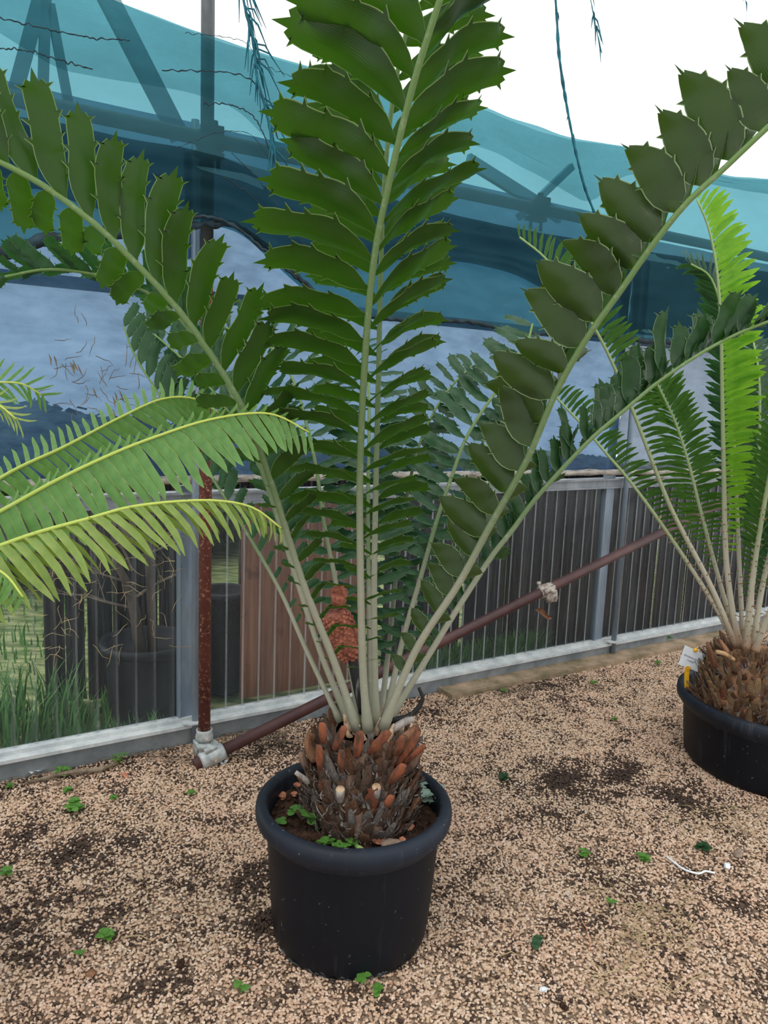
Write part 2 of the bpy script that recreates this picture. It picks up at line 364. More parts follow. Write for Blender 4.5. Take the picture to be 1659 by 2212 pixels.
# ---- gravel (uncountable): geometry nodes scatter
def gravel(name, pts, dens, rad):
    me = bpy.data.meshes.new(name)
    me.from_pydata([tuple(p) for p in pts], [], [tuple(range(len(pts)))]); o = link(name, me)
    ng = bpy.data.node_groups.new(name, 'GeometryNodeTree')
    ng.interface.new_socket('Geometry', in_out='INPUT', socket_type='NodeSocketGeometry'); ng.interface.new_socket('Geometry', in_out='OUTPUT', socket_type='NodeSocketGeometry')
    N = ng.nodes; L = ng.links
    i = N.new('NodeGroupInput'); q = N.new('NodeGroupOutput')
    d = N.new('GeometryNodeDistributePointsOnFaces'); d.inputs['Density'].default_value = dens; L.new(i.outputs[0], d.inputs[0])
    s = N.new('GeometryNodeMeshIcoSphere'); s.inputs['Radius'].default_value = rad; s.inputs['Subdivisions'].default_value = 2
    sp = N.new('GeometryNodeSetPosition'); nt = N.new('ShaderNodeTexNoise'); nt.inputs['Scale'].default_value = 90.; ps = N.new('GeometryNodeInputPosition')
    L.new(s.outputs[0], sp.inputs[0]); L.new(ps.outputs[0], nt.inputs['Vector'])
    mm = N.new('ShaderNodeVectorMath'); mm.operation = 'MULTIPLY_ADD'; L.new(nt.outputs[1], mm.inputs[0]); mm.inputs[1].default_value = (rad*1.3,)*3; mm.inputs[2].default_value = (-rad*.65,)*3
    L.new(mm.outputs[0], sp.inputs['Offset'])
    sm = N.new('GeometryNodeSetShadeSmooth'); L.new(sp.outputs[0], sm.inputs[0])
    mt = N.new('GeometryNodeSetMaterial'); mt.inputs['Material'].default_value = MAT['gravel']; L.new(sm.outputs[0], mt.inputs[0])
    ip = N.new('GeometryNodeInstanceOnPoints'); L.new(d.outputs['Points'], ip.inputs['Points']); L.new(mt.outputs[0], ip.inputs['Instance'])
    r = N.new('FunctionNodeRandomValue'); r.data_type = 'FLOAT_VECTOR'; r.inputs[0].default_value = (-.6, -.6, 0); r.inputs[1].default_value = (.6, .6, 6.28); L.new(r.outputs[0], ip.inputs['Rotation'])
    r = N.new('FunctionNodeRandomValue'); r.data_type = 'FLOAT_VECTOR'; r.inputs[0].default_value = (.65, .5, .4); r.inputs[1].default_value = (1.35, .95, .8); r.inputs['Seed'].default_value = 3; L.new(r.outputs[0], ip.inputs['Scale'])
    L.new(ip.outputs[0], q.inputs[0])
    md = o.modifiers.new('scatter', 'NODES'); md.node_group = ng
    me.materials.append(MAT['gravel']); return o
def gp(px, py): p = ground(px, py); return Vector((p.x, p.y, .0))
gv = gravel('gravel', [W(-1.6, 0, .06), W(5.6, 0, .06), W(5.6, 0, .9), Vector((2.3, 2.2, 0)), Vector((1.5, 1.3, 0)), Vector((-1.3, 1.3, 0)), Vector((-1.9, 1.9, 0))], 16500, .0054)
tag(gv, 'pale beige gravel covering the greenhouse floor', 'gravel', kind='stuff')
# ---- rear wall: frame, sheets, film
wall = empty('wall_back', W(0, 0, 0)); tag(wall, 'greenhouse side wall of clear sheets and blue film', None, kind='structure')
U0, U1 = -1.9, 6.2
def wpart(name, mat, fn, smooth=False, parent=None):
    bm = bmesh.new(); fn(bm); return bmobj(bm, name, mat, parent or wall, smooth)
wpart('sill', 'sillg', lambda b: wbox(b, U0, U1, -.01, .074, -.02, .055))
wpart('sill_rail', 'sillw', lambda b: (wbox(b, U0, U1, .074, .088, -.02, .07), wbox(b, U0, U1, .088, .104, -.01, .03)))
wpart('top_rail', 'alu', lambda b: (wbox(b, U0, U1, 1.02, 1.07, -.02, .02), wbox(b, U0, U1, 1.064, 1.074, -.03, .035), wbox(b, U0, U1, 1.016, 1.026, -.03, .03)))
def rodf(b):
    pts = [W(U0+(U1-U0)*i/90, 1.115+.006*noise.noise(Vector((i*.35, 0, 0)))+.012*math.sin(i*.07), .04) for i in range(91)]
    tube(b, pts, [.0165+.005*noise.noise(Vector((i*.8, 3, 0))) for i in range(91)], 12)
wpart('film_roll', 'rod', rodf, True)
posts_u = [wpx(402, 1300)[0], wpx(1302, 1200)[0], 2*wpx(1302, 1200)[0]-wpx(402, 1300)[0]]
posts_u.insert(0, posts_u[0]-(posts_u[1]-posts_u[0]))
tube_u = [wpx(418, 1300, .05)[0]+.004, wpx(1333, 1240, .05)[0]]
for i, u in enumerate(posts_u):
    if i == 0: continue
    wpart('mullion', 'galv', lambda b: (wbox(b, u-.038, u+.038, .1, 1.1, -.012, .012), wbox(b, u-.038, u-.03, .1, 1.1, .012, .022)))
for i, u in enumerate(tube_u):
    wpart('upright_tube', 'galv', lambda b: tube(b, [W(u, -.02, .07), W(u, 2.5, .045)], .0155, 14), True)
    def fl_(b):
        ring = [W(u+a*.045, .1, .07+c*.03) for a, c in ((-1.2, -.6), (1.2, -.6), (1.2, .5), (.7, 1.2), (-.7, 1.2), (-1.2, .5))]
        lo = [b.verts.new(p) for p in ring]; hi = [b.verts.new(p+ZZ*.006) for p in ring]
        b.faces.new(hi); b.faces.new(lo[::-1])
        for k in range(6): b.faces.new((lo[k], lo[(k+1) % 6], hi[(k+1) % 6], hi[k]))
    wpart('flange', 'sillw', fl_)
def corr(b, u0, u1, z0, z1):
    pitch = .0762; u = u0; prof = []
    while u < u1:
        prof += [(u, 0., 0), (u+pitch*.62, 0., 0), (u+pitch*.74, .009, 1), (u+pitch*.86, .009, 1)]; u += pitch
    prof = [(min(a, u1), o_, m) for a, o_, m in prof]
    for k in range(len(prof)-1):
        a, c_ = prof[k], prof[k+1]
        if c_[0]-a[0] < 1e-4: continue
        vs = [b.verts.new(W(a[0], z0, a[1])), b.verts.new(W(c_[0], z0, c_[1])), b.verts.new(W(c_[0], z1, c_[1])), b.verts.new(W(a[0], z1, a[1]))]
        f = b.faces.new(vs); f.material_index = 1 if (k % 4 == 2) else 0
bays = [(U0, posts_u[1]-.038), (posts_u[1]+.038, posts_u[2]-.038), (posts_u[2]+.038, min(U1, posts_u[3]-.038))]
for a, c_ in bays: wpart('corrugated_sheet', ['clear', 'ridge0' if a < 0 else 'ridge'], lambda b: corr(b, a, c_, .1, 1.03))
# film above
def filmf(b, u0, u1, z0, z1, seed, amp=.012):
    nu, nz = int((u1-u0)*14), 30; g = []
    for i in range(nu+1):
        row = []
        for j in range(nz+1):
            u = u0+(u1-u0)*i/nu; z = z0+(z1-z0)*j/nz
            row.append(b.verts.new(W(u, z, .012+amp*noise.noise(Vector((u*2.2+z*1.5, z*4.5-u*1.2, seed)))+amp*.5*noise.noise(Vector((u*7+z*4, z*14-u*5, seed+5))))))
        g.append(row)
    for i in range(nu):
        for j in range(nz): b.faces.new((g[i][j], g[i+1][j], g[i+1][j+1], g[i][j+1]))
wpart('film_sheet', 'film', lambda b: filmf(b, U0, posts_u[2]+.03, 1.11, 2.5, 1), True)
wpart('film_sheet', 'filmg', lambda b: filmf(b, posts_u[2]+.03, U1, 1.11, 2.42, 9, .02), True)
bz = wpx(300, 625, -.05)[1]
wpart('film_rail', 'beam', lambda b: wbox(b, U0, U1, bz-.022, bz+.022, -.08, -.05))
wpart('seam_strip', 'galv', lambda b: (wbox(b, posts_u[2]+.0, posts_u[2]+.05, 1.1, 2.4, -.03, -.01)))
# kerb
o = wpart('kerb', 'concrete', lambda b: wbox(b, 1.35, U1, -.05, .026, .05, .17))
# ================================================================ SCAFFOLD
PB = ground(441, 1640); PX, PY = PB.x, PB.y
def standalone(name, mat, fn, label, cat, smooth=True, group=None, kind=None):
    bm = bmesh.new(); fn(bm); o = bmobj(bm, name, mat, None, smooth); return tag(o, label, cat, group, kind)
post = empty('scaffold_post', (PX, PY, 0)); tag(post, 'rusty upright scaffold post in front of the greenhouse wall', 'post')
def part(parent, name, mat, fn, smooth=True, label=None):
    bm = bmesh.new(); fn(bm); o = bmobj(bm, name, mat, parent, smooth)
    if label: o['label'] = label
    return o
def cyl(b, a, c_, r, n=20, r2=None): tube(b, [a, c_], [r, r if r2 is None else r2], n)
zsp = at(447, 545, PY).z
part(post, 'pipe', 'rust', lambda b: cyl(b, (PX, PY, .05), (PX, PY, zsp), .0242), label='rusty lower length of pipe')
part(post, 'pipe', 'greypipe', lambda b: cyl(b, (PX, PY, zsp), (PX, PY, 3.3), .0242), label='grey upper length of pipe')
# base coupler
cp = empty('pipe_coupler', (PX, PY, 0)); tag(cp, 'grey cast coupler on the ground joining post and diagonal brace', 'coupler')
brO = (PB-WO).dot(WN)+.052
b1, b2 = wpt(458, 1633, brO), wpt(1440, 1145, brO)
bdir = (b2-b1).normalized(); b0 = b1-bdir*.075; bend = b1 + bdir*(b2-b1).length*1.35
print('brace', b0, b1)
part(cp, 'collar', 'cast', lambda b: (lathe(b, (PX, PY, 0), [(.0255, .085), (.033, .085), (.036, .1), (.031, .118), (.033, .13), (.0255, .13)], 28)))
bup = bdir.cross(WN).normalized()*1; bup = bup if bup.z > 0 else -bup
cc = b1 + bdir*.0
def cast(b):
    pts = [cc-bdir*.05, cc-bdir*.042, cc-bdir*.02, cc+bdir*.012, cc+bdir*.045, cc+bdir*.052]
    tube(b, pts, [.029, .037, .035, .037, .034, .028], 24)
part(cp, 'casting', 'cast', cast)
part(cp, 'lug', 'cast', lambda b: obox(b, Vector((PX, PY, .075))+WN*.03, WU, WN, ZZ, .085, .05, .014))
part(cp, 'lug', 'cast', lambda b: obox(b, Vector((PX-.04, PY, .055))+WN*.02, WU, WN, ZZ, .012, .04, .06))
part(cp, 'lug', 'cast', lambda b: obox(b, cc+bup*.04, bdir, WN, bup, .05, .045, .016))
part(cp, 'eye', 'cast', lambda b: (tube(b, [cc-bup*.03+WN*.03-bdir*.0+bdir*.02, cc-bup*.045+WN*.02+bdir*.03, cc-bup*.03+WN*.03+bdir*.045], .006, 8)))
part(cp, 'bolt', 'castdirty', lambda b: (cyl(b, cc+WN*.03, cc+WN*.045, .0125, 6), cyl(b, cc+WN*.045, cc+WN*.053, .007, 10)))
part(cp, 'bolt', 'castdirty', lambda b: cyl(b, Vector((PX, PY, .1))+WN*.03, Vector((PX, PY, .1))+WN*.045, .009, 6))
brace = empty('brace_pipe', b0); tag(brace, 'dark red diagonal brace pipe rising to the right behind the big plant', 'pipe')
part(brace, 'pipe', 'redpipe', lambda b: cyl(b, b0, bend, .0242, 24))
# mid clamp
mc = empty('pipe_clamp', wpt(1178, 1275, brO)); tag(mc, 'dirty pale clamp halfway along the diagonal red pipe', 'clamp')
k0 = wpt(1178, 1275, brO); k0 = b1 + bdir*(k0-b1).dot(bdir)
part(mc, 'clamp_body', 'castdirty', lambda b: (tube(b, [k0-bdir*.04, k0-bdir*.03, k0, k0+bdir*.03, k0+bdir*.045], [.026, .032, .0335, .031, .027], 18), obox(b, k0+WN*.03-bup*.03+bdir*.01, bdir, WN, bup, .065, .022, .05), obox(b, k0+WN*.01-bup*.06+bdir*.018, (bdir-bup*.4).normalized(), WN, (bup+bdir*.4).normalized(), .06, .03, .012), obox(b, k0+WN*.034+bup*.01, bdir, WN, bup, .07, .012, .03)))
part(mc, 'bolt', 'castdirty', lambda b: (cyl(b, k0-bdir*.035+bup*.02, k0-bdir*.035+bup*.052, .007, 8), cyl(b, k0-bdir*.035+bup*.048, k0-bdir*.035+bup*.06, .0115, 6)))
part(mc, 'bolt', 'castdirty', lambda b: (cyl(b, k0+bdir*.012+WN*.03, k0+bdir*.012+WN*.056, .011, 6)))
lf0 = wpt(1172, 1325, brO)
def dryleaf(b):
    g = [];  n = 9
    for i in range(n):
        s = i/(n-1); c_ = lf0+(WU*.9+ZZ*-.42)*(s-.5)*.13+ZZ*.008*math.sin(s*6); wd = .016*math.sin(math.pi*(.1+.85*s))
        g.append([b.verts.new(c_+ZZ*wd*v+WN*(.012*abs(v))) for v in (-1, -.3, .4, 1)])
    for a, c_ in zip(g, g[1:]):
        for k in range(3): b.faces.new((a[k], a[k+1], c_[k+1], c_[k]))
tag(bmobj((lambda b: (dryleaf(b), b)[1])(bmesh.new()), 'dry_leaf', 'bark2'), 'curled brown dead leaf hanging under the clamp on the red pipe', 'leaf')
# upper horizontal pipe, parallel to the wall
hO = (PB-WO).dot(WN)-.05
hz_ = wpx(200, 252, hO)[1]; hz2 = wpx(1500, 520, hO)[1]; hzz = (hz_+hz2)/2
hp = empty('horizontal_pipe', W(.1, hzz, hO)); tag(hp, 'long horizontal scaffold pipe seen through the teal net', 'pipe')
part(hp, 'pipe', 'greypipe', lambda b: cyl(b, W(U0, hz_, hO), W(U1, hz2+(hz2-hz_)*.3, hO), .0262))
for (px, py, lab) in ((452, 292, 'dark coupler where the horizontal pipe meets the upright post'), (1158, 462, 'dark clamp on the horizontal pipe behind the net, right of the big plant')):
    u, z = wpx(px, py, hO); z = hz_+(hz2-hz_)*(u-wpx(200, 252, hO)[0])/(wpx(1500, 520, hO)[0]-wpx(200, 252, hO)[0]); p = W(u, z, hO)
    e = empty('pipe_coupler', p); tag(e, lab, 'coupler', 'couplers on the horizontal pipe')
    part(e, 'clamp_body', 'dark', lambda b: (tube(b, [p-WU*.045, p-WU*.03, p, p+WU*.03, p+WU*.045], [.03, .038, .04, .038, .03], 14), obox(b, p+WN*.04, WU, WN, ZZ, .075, .03, .085), obox(b, p-ZZ*.05, WU, WN, ZZ, .1, .05, .018)))
    part(e, 'bolt', 'dark', lambda b: (cyl(b, p+WU*.02+ZZ*.03, p+WU*.02+ZZ*.066, .009, 8), cyl(b, p+WU*.02+ZZ*.058, p+WU*.02+ZZ*.072, .014, 6)))
    for k in (-.03, .035): part(e, 'bolt', 'dark', lambda b: cyl(b, p+WU*k-ZZ*.05, p+WU*k-ZZ*.1, .008, 8))
# frame members beyond the net
for i, (p, q, wd, lab) in enumerate([((102, -60), (28, 215), .05, 'slanting frame bar behind the net at the upper left, leftmost'), ((100, -40), (92, 215), .035, 'upright frame bar behind the net, second from the left'), ((108, 10), (150, 235), .03, 'slim frame bar behind the net, third from the left'),
        ((225, -20), (390, 300), .075, 'broad slanting frame bar behind the net left of the rusty post'), ((1010, 345), (1210, 470), .06, 'slanting frame bar behind the net right of the big plant'), ((1390, 560), (1375, 745), .09, 'short upright frame bar behind the net at the right'), ((412, 330), (418, 560), .05, 'upright frame bar behind the net just left of the post'), ((1235, 360), (1120, 470), .035, 'thin frame strut behind the net beside the dark clamp')]):
    a, c_ = wpt(*p, -.12), wpt(*q, -.12); d = (c_-a).normalized()
    standalone('frame_bar', 'beam', lambda b: obox(b, (a+c_)/2, d, WN, d.cross(WN).normalized(), (c_-a).length, .03, wd), lab, 'beam', False, 'frame bars behind the net')
# ================================================================ SHADE NET
def sheet(top, bot, offt, offb, nu=170, nv=46, amp=.02, seed=0, fold=0.):
    def pl(tab, x):
        return lerpf(tab, x)
    b = bmesh.new(); g = []
    x0, x1 = top[0][0], top[-1][0]
    tt = [(x, y) for x, y in top]; bb = [(x, y) for x, y in bot]
    def sm(tab, x):
        return sum(pl(tab, x+k*14) for k in (-2, -1, 0, 1, 2))/5
    for i in range(nu+1):
        x = x0+(x1-x0)*i/nu; row = []
        yt, yb = sm(tt, x), sm(bb, x)
        for j in range(nv+1):
            s = j/nv; y = yt+(yb-yt)*s; off = offt+(offb-offt)*s
            uu, z = wpx(x, y, off)
            sag = amp*noise.noise(Vector((uu*1.6+s*.8, s*6+uu*.5, seed)))+amp*.35*noise.noise(Vector((uu*6, s*22+uu*2, seed+3)))+fold*math.sin(s*math.pi*2)*.5
            row.append(b.verts.new(W(uu, z, off+sag)))
        g.append(row)
    for i in range(nu):
        for j in range(nv): b.faces.new((g[i][j], g[i][j+1], g[i+1][j+1], g[i+1][j]))
    return b
TOP = [(-260, -210), (-60, -110), (120, -60), (262, 0), (450, 78), (600, 130), (750, 165), (1000, 215), (1120, 262), (1230, 298), (1330, 312), (1430, 333), (1560, 378), (1720, 388), (1950, 420)]
BOT = [(-260, 560), (-60, 548), (60, 535), (170, 505), (300, 500), (430, 480), (520, 500), (600, 575), (700, 665), (850, 690), (1000, 695), (1110, 722), (1300, 722), (1500, 742), (1720, 738), (1950, 760)]
nett = empty('shade_net', W(1, 2.2, .3)); tag(nett, 'teal shade net draped over the pipe along the wall', 'net')
def addp(parent, name, b, mat):
    return bmobj(b, name, mat, parent)
addp(nett, 'net_sheet', sheet(TOP, BOT, .26, .3, amp=.03), 'net')
TOP2 = [(-260, 215), (-60, 235), (120, 262), (280, 300), (450, 330), (600, 372), (800, 420), (1000, 470), (1150, 500), (1300, 525), (1500, 560), (1720, 600), (1950, 640)]
BOT2 = [(-260, 555), (-60, 470), (60, 400), (170, 440), (300, 480), (430, 468), (520, 490), (600, 560), (700, 600), (850, 560), (1000, 565), (1110, 590), (1200, 640), (1300, 712), (1500, 735), (1720, 730), (1950, 750)]
addp(nett, 'net_fold', sheet(TOP2, BOT2, .30, .33, amp=.03, seed=7, nv=24), 'net2')
TOP3 = [(p[0], p[1]+4) for p in TOP]
BOT3 = [(-260, -60), (-60, 30), (130, 150), (300, 178), (430, 205), (520, 240), (600, 330), (750, 330), (1000, 300), (1080, 330), (1200, 400), (1280, 450), (1330, 380), (1430, 372), (1560, 400), (1720, 430), (1950, 470)]
addp(nett, 'net_flap', sheet(TOP3, BOT3, .30, .34, amp=.03, seed=13, nv=20), 'net3')
def hem(b, path, off, r, sd):
    P = [wpt(x, y, off) for x, y in path]; pts, L = spline(P, 160)
    tube(b, [p+ZZ*.008*noise.noise(Vector((i*.15, sd, 0))) for i, p in enumerate(pts)], [r*(1+.6*noise.noise(Vector((i*.12, sd, 5)))) for i in range(160)], 8)
part(nett, 'rolled_hem', 'hem', lambda b: (hem(b, [(-260, 552), (-60, 550), (0, 546), (60, 530), (110, 514), (160, 512), (260, 504), (350, 492)], .31, .021, 1),
    hem(b, [(350, 494), (430, 486), (500, 485), (560, 520), (620, 575), (690, 640), (760, 672)], .32, .012, 2), hem(b, [(300, 500), (380, 480), (450, 468), (510, 492), (570, 540), (640, 600)], .34, .006, 4),
    hem(b, [(760, 676), (850, 690), (940, 692), (1000, 694), (1060, 704), (1110, 721), (1200, 720)], .31, .010, 3), hem(b, [(1200, 720), (1300, 724), (1400, 735), (1500, 742), (1600, 742), (1720, 740), (1950, 760)], .31, .014, 6)), label='dark rolled hem of the net')
# dark tension ribs running across the left of the net
part(nett, 'crease', 'hem', lambda b: [hem(b, q, .345, r, i) for i, (q, r) in enumerate([([(440, 225), (490, 225), (540, 245), (565, 280), (580, 320)], .002), ([(400, 72), (470, 78), (530, 92), (570, 140), (640, 168)], .001), ([(350, 152), (430, 153), (500, 158), (550, 180), (585, 250), (600, 300)], .002), ([(380, 320), (430, 300), (480, 285), (540, 290), (580, 340)], .001), ([(-10, 36), (90, 60), (200, 82), (280, 86)], .002), ([(-10, 103), (60, 110), (130, 130), (200, 150)], .002), ([(480, 380), (540, 420), (590, 470), (650, 545)], .002), ([(500, 330), (560, 390), (610, 460), (680, 560)], .0015)])], label='dark crease drawn across the net')
# frayed strips hanging from above
def strips(name, path, lab, r, wisps, spread):
    e = empty(name, wpt(*path[0], .36)); tag(e, lab, 'net strip', 'frayed strips hanging from the net')
    P = [wpt(x, y, .36) for x, y in path]
    def f(b):
        pts, L = spline(P, 60); tube(b, pts, [r*(.6+.8*abs(noise.noise(Vector((i*.3, r*900, 0))))) for i in range(60)], 7)
        rr = random.Random(int(r*1e5))
        for k in range(wisps):
            i = rr.randint(0, 50); p = pts[i]; q = p + WU*rr.uniform(-.2, 1)*spread + ZZ*-rr.uniform(.4, 1.6)*spread + WN*rr.uniform(-.3, .3)*spread
            m = (p+q)/2 + ZZ*spread*.25; tube(b, [p, m, q], [.003, .0035, .0008], 5)
    part(e, 'frayed_strand', 'strip', f); return e
strips('net_strip', [(515, -60), (530, 20), (548, 95), (556, 170), (575, 240), (592, 330), (600, 420)], 'frayed teal net strip hanging between the post and big plant', .007, 46, .11)
strips('net_strip', [(1196, -60), (1203, 40), (1208, 120), (1222, 215), (1240, 310), (1262, 400), (1285, 462)], 'long thin twisted net strip hanging across the white sky', .008, 16, .03)
strips('net_strip', [(1262, -70), (1278, 10), (1284, 45), (1292, 80), (1300, 115)], 'short frayed net wisp at the top, right of the long strip', .003, 14, .06)
strips('net_strip', [(1600, -90), (1612, 10), (1612, 60), (1608, 110)], 'faint frayed net wisp at the upper right edge', .0012, 6, .05)
# ================================================================ OUTSIDE
fo = -.62
wf = empty('wooden_fence', W(1.5, 0, fo)); tag(wf, 'dark weathered vertical board fence behind the clear sheets', 'fence')
u = wpx(95, 1300, fo)[0]; rr = random.Random(4)
while u < 7.4:
    wd = rr.uniform(.085, .125)
    if not (wpx(452, 1300, fo)[0] < u+wd/2 < wpx(505, 1300, fo)[0]):
        o_ = fo+rr.uniform(-.02, .02); zt = 1.14+rr.uniform(-.05, .03); z0 = .0
        part(wf, 'plank', 'wood', lambda b: wbox(b, u, u+wd-.008, z0, zt, o_-.012, o_+.012), False)
    u += wd+rr.choice((0, 0, .004, .012))
    fo = -.62 if u < wpx(780, 1300, -.3)[0] else -.2
part(wf, 'rail', 'wood', lambda b: (wbox(b, wpx(95, 1300, -.62)[0], 1.2, .9, .98, -.69, -.65)), False)
a = wpx(522, 1300, -.3)[0]; c_ = wpx(792, 1300, -.3)[0]
standalone('plywood_board', 'ply', lambda b: wbox(b, a, c_, .0, .99, -.315, -.297), 'brown plywood board leaning behind the clear sheet left of the big plant', 'board', False)
# pots beyond the sheet
def potprof(h, r0, r1, lip): return [(0, .0), (r0*.93, .0), (r0, .02), (r1-.02, h-.05), (r1-.018, h-.045), (r1, h-.04), (r1+.004, h-.02), (r1, h-.004), (r1-.012, h), (r1-.022, h-.01), (r1-.03, h-.08), (0, h-.08)]
pu, pz = wpx(322, 1480, -.32); pc = W(pu, 0, -.33)
e = empty('outside_pot', pc); tag(e, 'large black pot standing outside behind the left clear sheet', 'pot')
part(e, 'pot_body', 'dark', lambda b: lathe(b, pc, potprof(.36, .17, .21, .02), 40))
pu2 = wpx(478, 1340, -.5)[0]; pc2 = W(pu2, 0, -.46)
e = empty('outside_pot', pc2); tag(e, 'tall black pot outside between the rusty post and the plywood', 'pot')
part(e, 'pot_body', 'dark', lambda b: lathe(b, pc2, potprof(.52, .1, .13, .02), 32))
tr = empty('bare_tree', pc+ZZ*.28); tag(tr, 'bare branching trunk growing in the pot outside the left sheet', 'tree')
def branch(b, p, d, L, r, dep, rr):
    pts = [p]; 
    for i in range(5):
        d = (d+Vector((rr.uniform(-.2, .2), rr.uniform(-.1, .1), rr.uniform(-.08, .12)))).normalized(); pts.append(pts[-1]+d*L/5)
    tube(b, pts, [r*(1-.1*i) for i in range(6)], 6, caps=False)
    if dep > 0:
        for k in range(4): 
            q = pts[rr.randint(2, 5)]; branch(b, q, (d+WU*rr.uniform(-1.1, 1.1)+WN*rr.uniform(-.2, .15)+ZZ*rr.uniform(-.5, .7)).normalized(), L*.55, r*.4, dep-1, rr)
rt_ = random.Random(3)
part(tr, 'trunk', 'trunk', lambda b: (tube(b, [pc+ZZ*.28+WU*.02, pc+ZZ*.5+WU*.015, pc+ZZ*.8, pc+ZZ*1.05-WU*.01], [.022, .019, .017, .014], 10), tube(b, [pc+ZZ*.28-WU*.03, pc+ZZ*.5-WU*.06, pc+ZZ*.62-WU*.09, pc+ZZ*.8-WU*.17], [.03, .026, .02, .01], 8)))
part(tr, 'branch', 'twig', lambda b: [branch(b, pc+ZZ*(.5+.06*k)-WU*(.04+.01*(k % 4)), (WU*rt_.uniform(-1, .8)+ZZ*rt_.uniform(-.2, .6)).normalized(), rt_.uniform(.2, .34), .007, 2, rt_) for k in range(7)])
# bushes added far behind so the lower film looks darker
def foliage(b, c, R, n, sz, rr):
    for i in range(n):
        v = Vector((rr.gauss(0, 1), rr.gauss(0, 1), rr.gauss(0, 1))).normalized()*rr.uniform(.75, 1.03)
        p = Vector(c)+Vector((v.x*R[0], v.y*R[1], v.z*R[2])); a_ = Vector((rr.gauss(0, 1), rr.gauss(0, 1), rr.gauss(0, 1))).normalized(); x, y = frame(a_)
        b.faces.new([b.verts.new(p+x*sz), b.verts.new(p+y*sz*.5), b.verts.new(p-x*sz), b.verts.new(p-y*sz*.5)])
rh = random.Random(9)
for i, (px, py, off, R, lab) in enumerate([(40, 900, -3.6, 1.1, 'added dark bush darkening the film at the left edge'), (330, 930, -4.2, 1.0, 'added dark bush darkening the film left of the post'), (760, 985, -4.6, .7, 'added low dark bush darkening the film behind the big plant'), (1250, 1000, -5, .7, 'added low dark bush darkening the film at the right')]):
    u, z = wpx(px, py, off); p = W(u, 0, off)
    e = empty('bush', p); tag(e, lab, 'bush', 'bushes added beyond the film')
    cz = max(.3, z*.5); part(e, 'foliage', 'hedge', lambda b: (blob(b, (p.x, p.y, cz), R*.95, 3, .12, (1.3, 1, max(.4, z-cz+.05)/R)), foliage(b, (p.x, p.y, cz), (R*1.35, R, z-cz+.1), 2600, .09, rh)))
# grass outside near wall
def grassf(b, n, rr, u0, u1, o0, o1, h):
    for i in range(n):
        p = W(rr.uniform(u0, u1), 0, rr.uniform(o0, o1)); hh = h*rr.uniform(.4, 1); a_ = rr.uniform(0, 6.28); dx = Vector((math.cos(a_), math.sin(a_), 0)); t_ = p+dx*hh*rr.uniform(.1, .6)+ZZ*hh; sd = Vector((-dx.y, dx.x, 0))*.006
        m = p+dx*hh*.12+ZZ*hh*.6; v = [b.verts.new(p-sd), b.verts.new(p+sd), b.verts.new(m+sd*.7), b.verts.new(m-sd*.7), b.verts.new(t_)]
        b.faces.new(v[:4]); b.faces.new((v[3], v[2], v[4]))
rg = random.Random(5)
standalone('grass', 'grass', lambda b: (grassf(b, 900, rg, -1.9, .0, -.5, -.06, .13), grassf(b, 700, rg, 2.2, 5, -.17, -.05, .05), grassf(b, 600, rg, -1.5, -.3, -.6, -.1, .3), grassf(b, 1900, rg, 1.15, 2.2, -.17, -.05, .2), grassf(b, 4000, rg, -5, 0, -5, -.6, .12)), 'green grass growing outside behind the clear sheets', 'grass', kind='stuff')
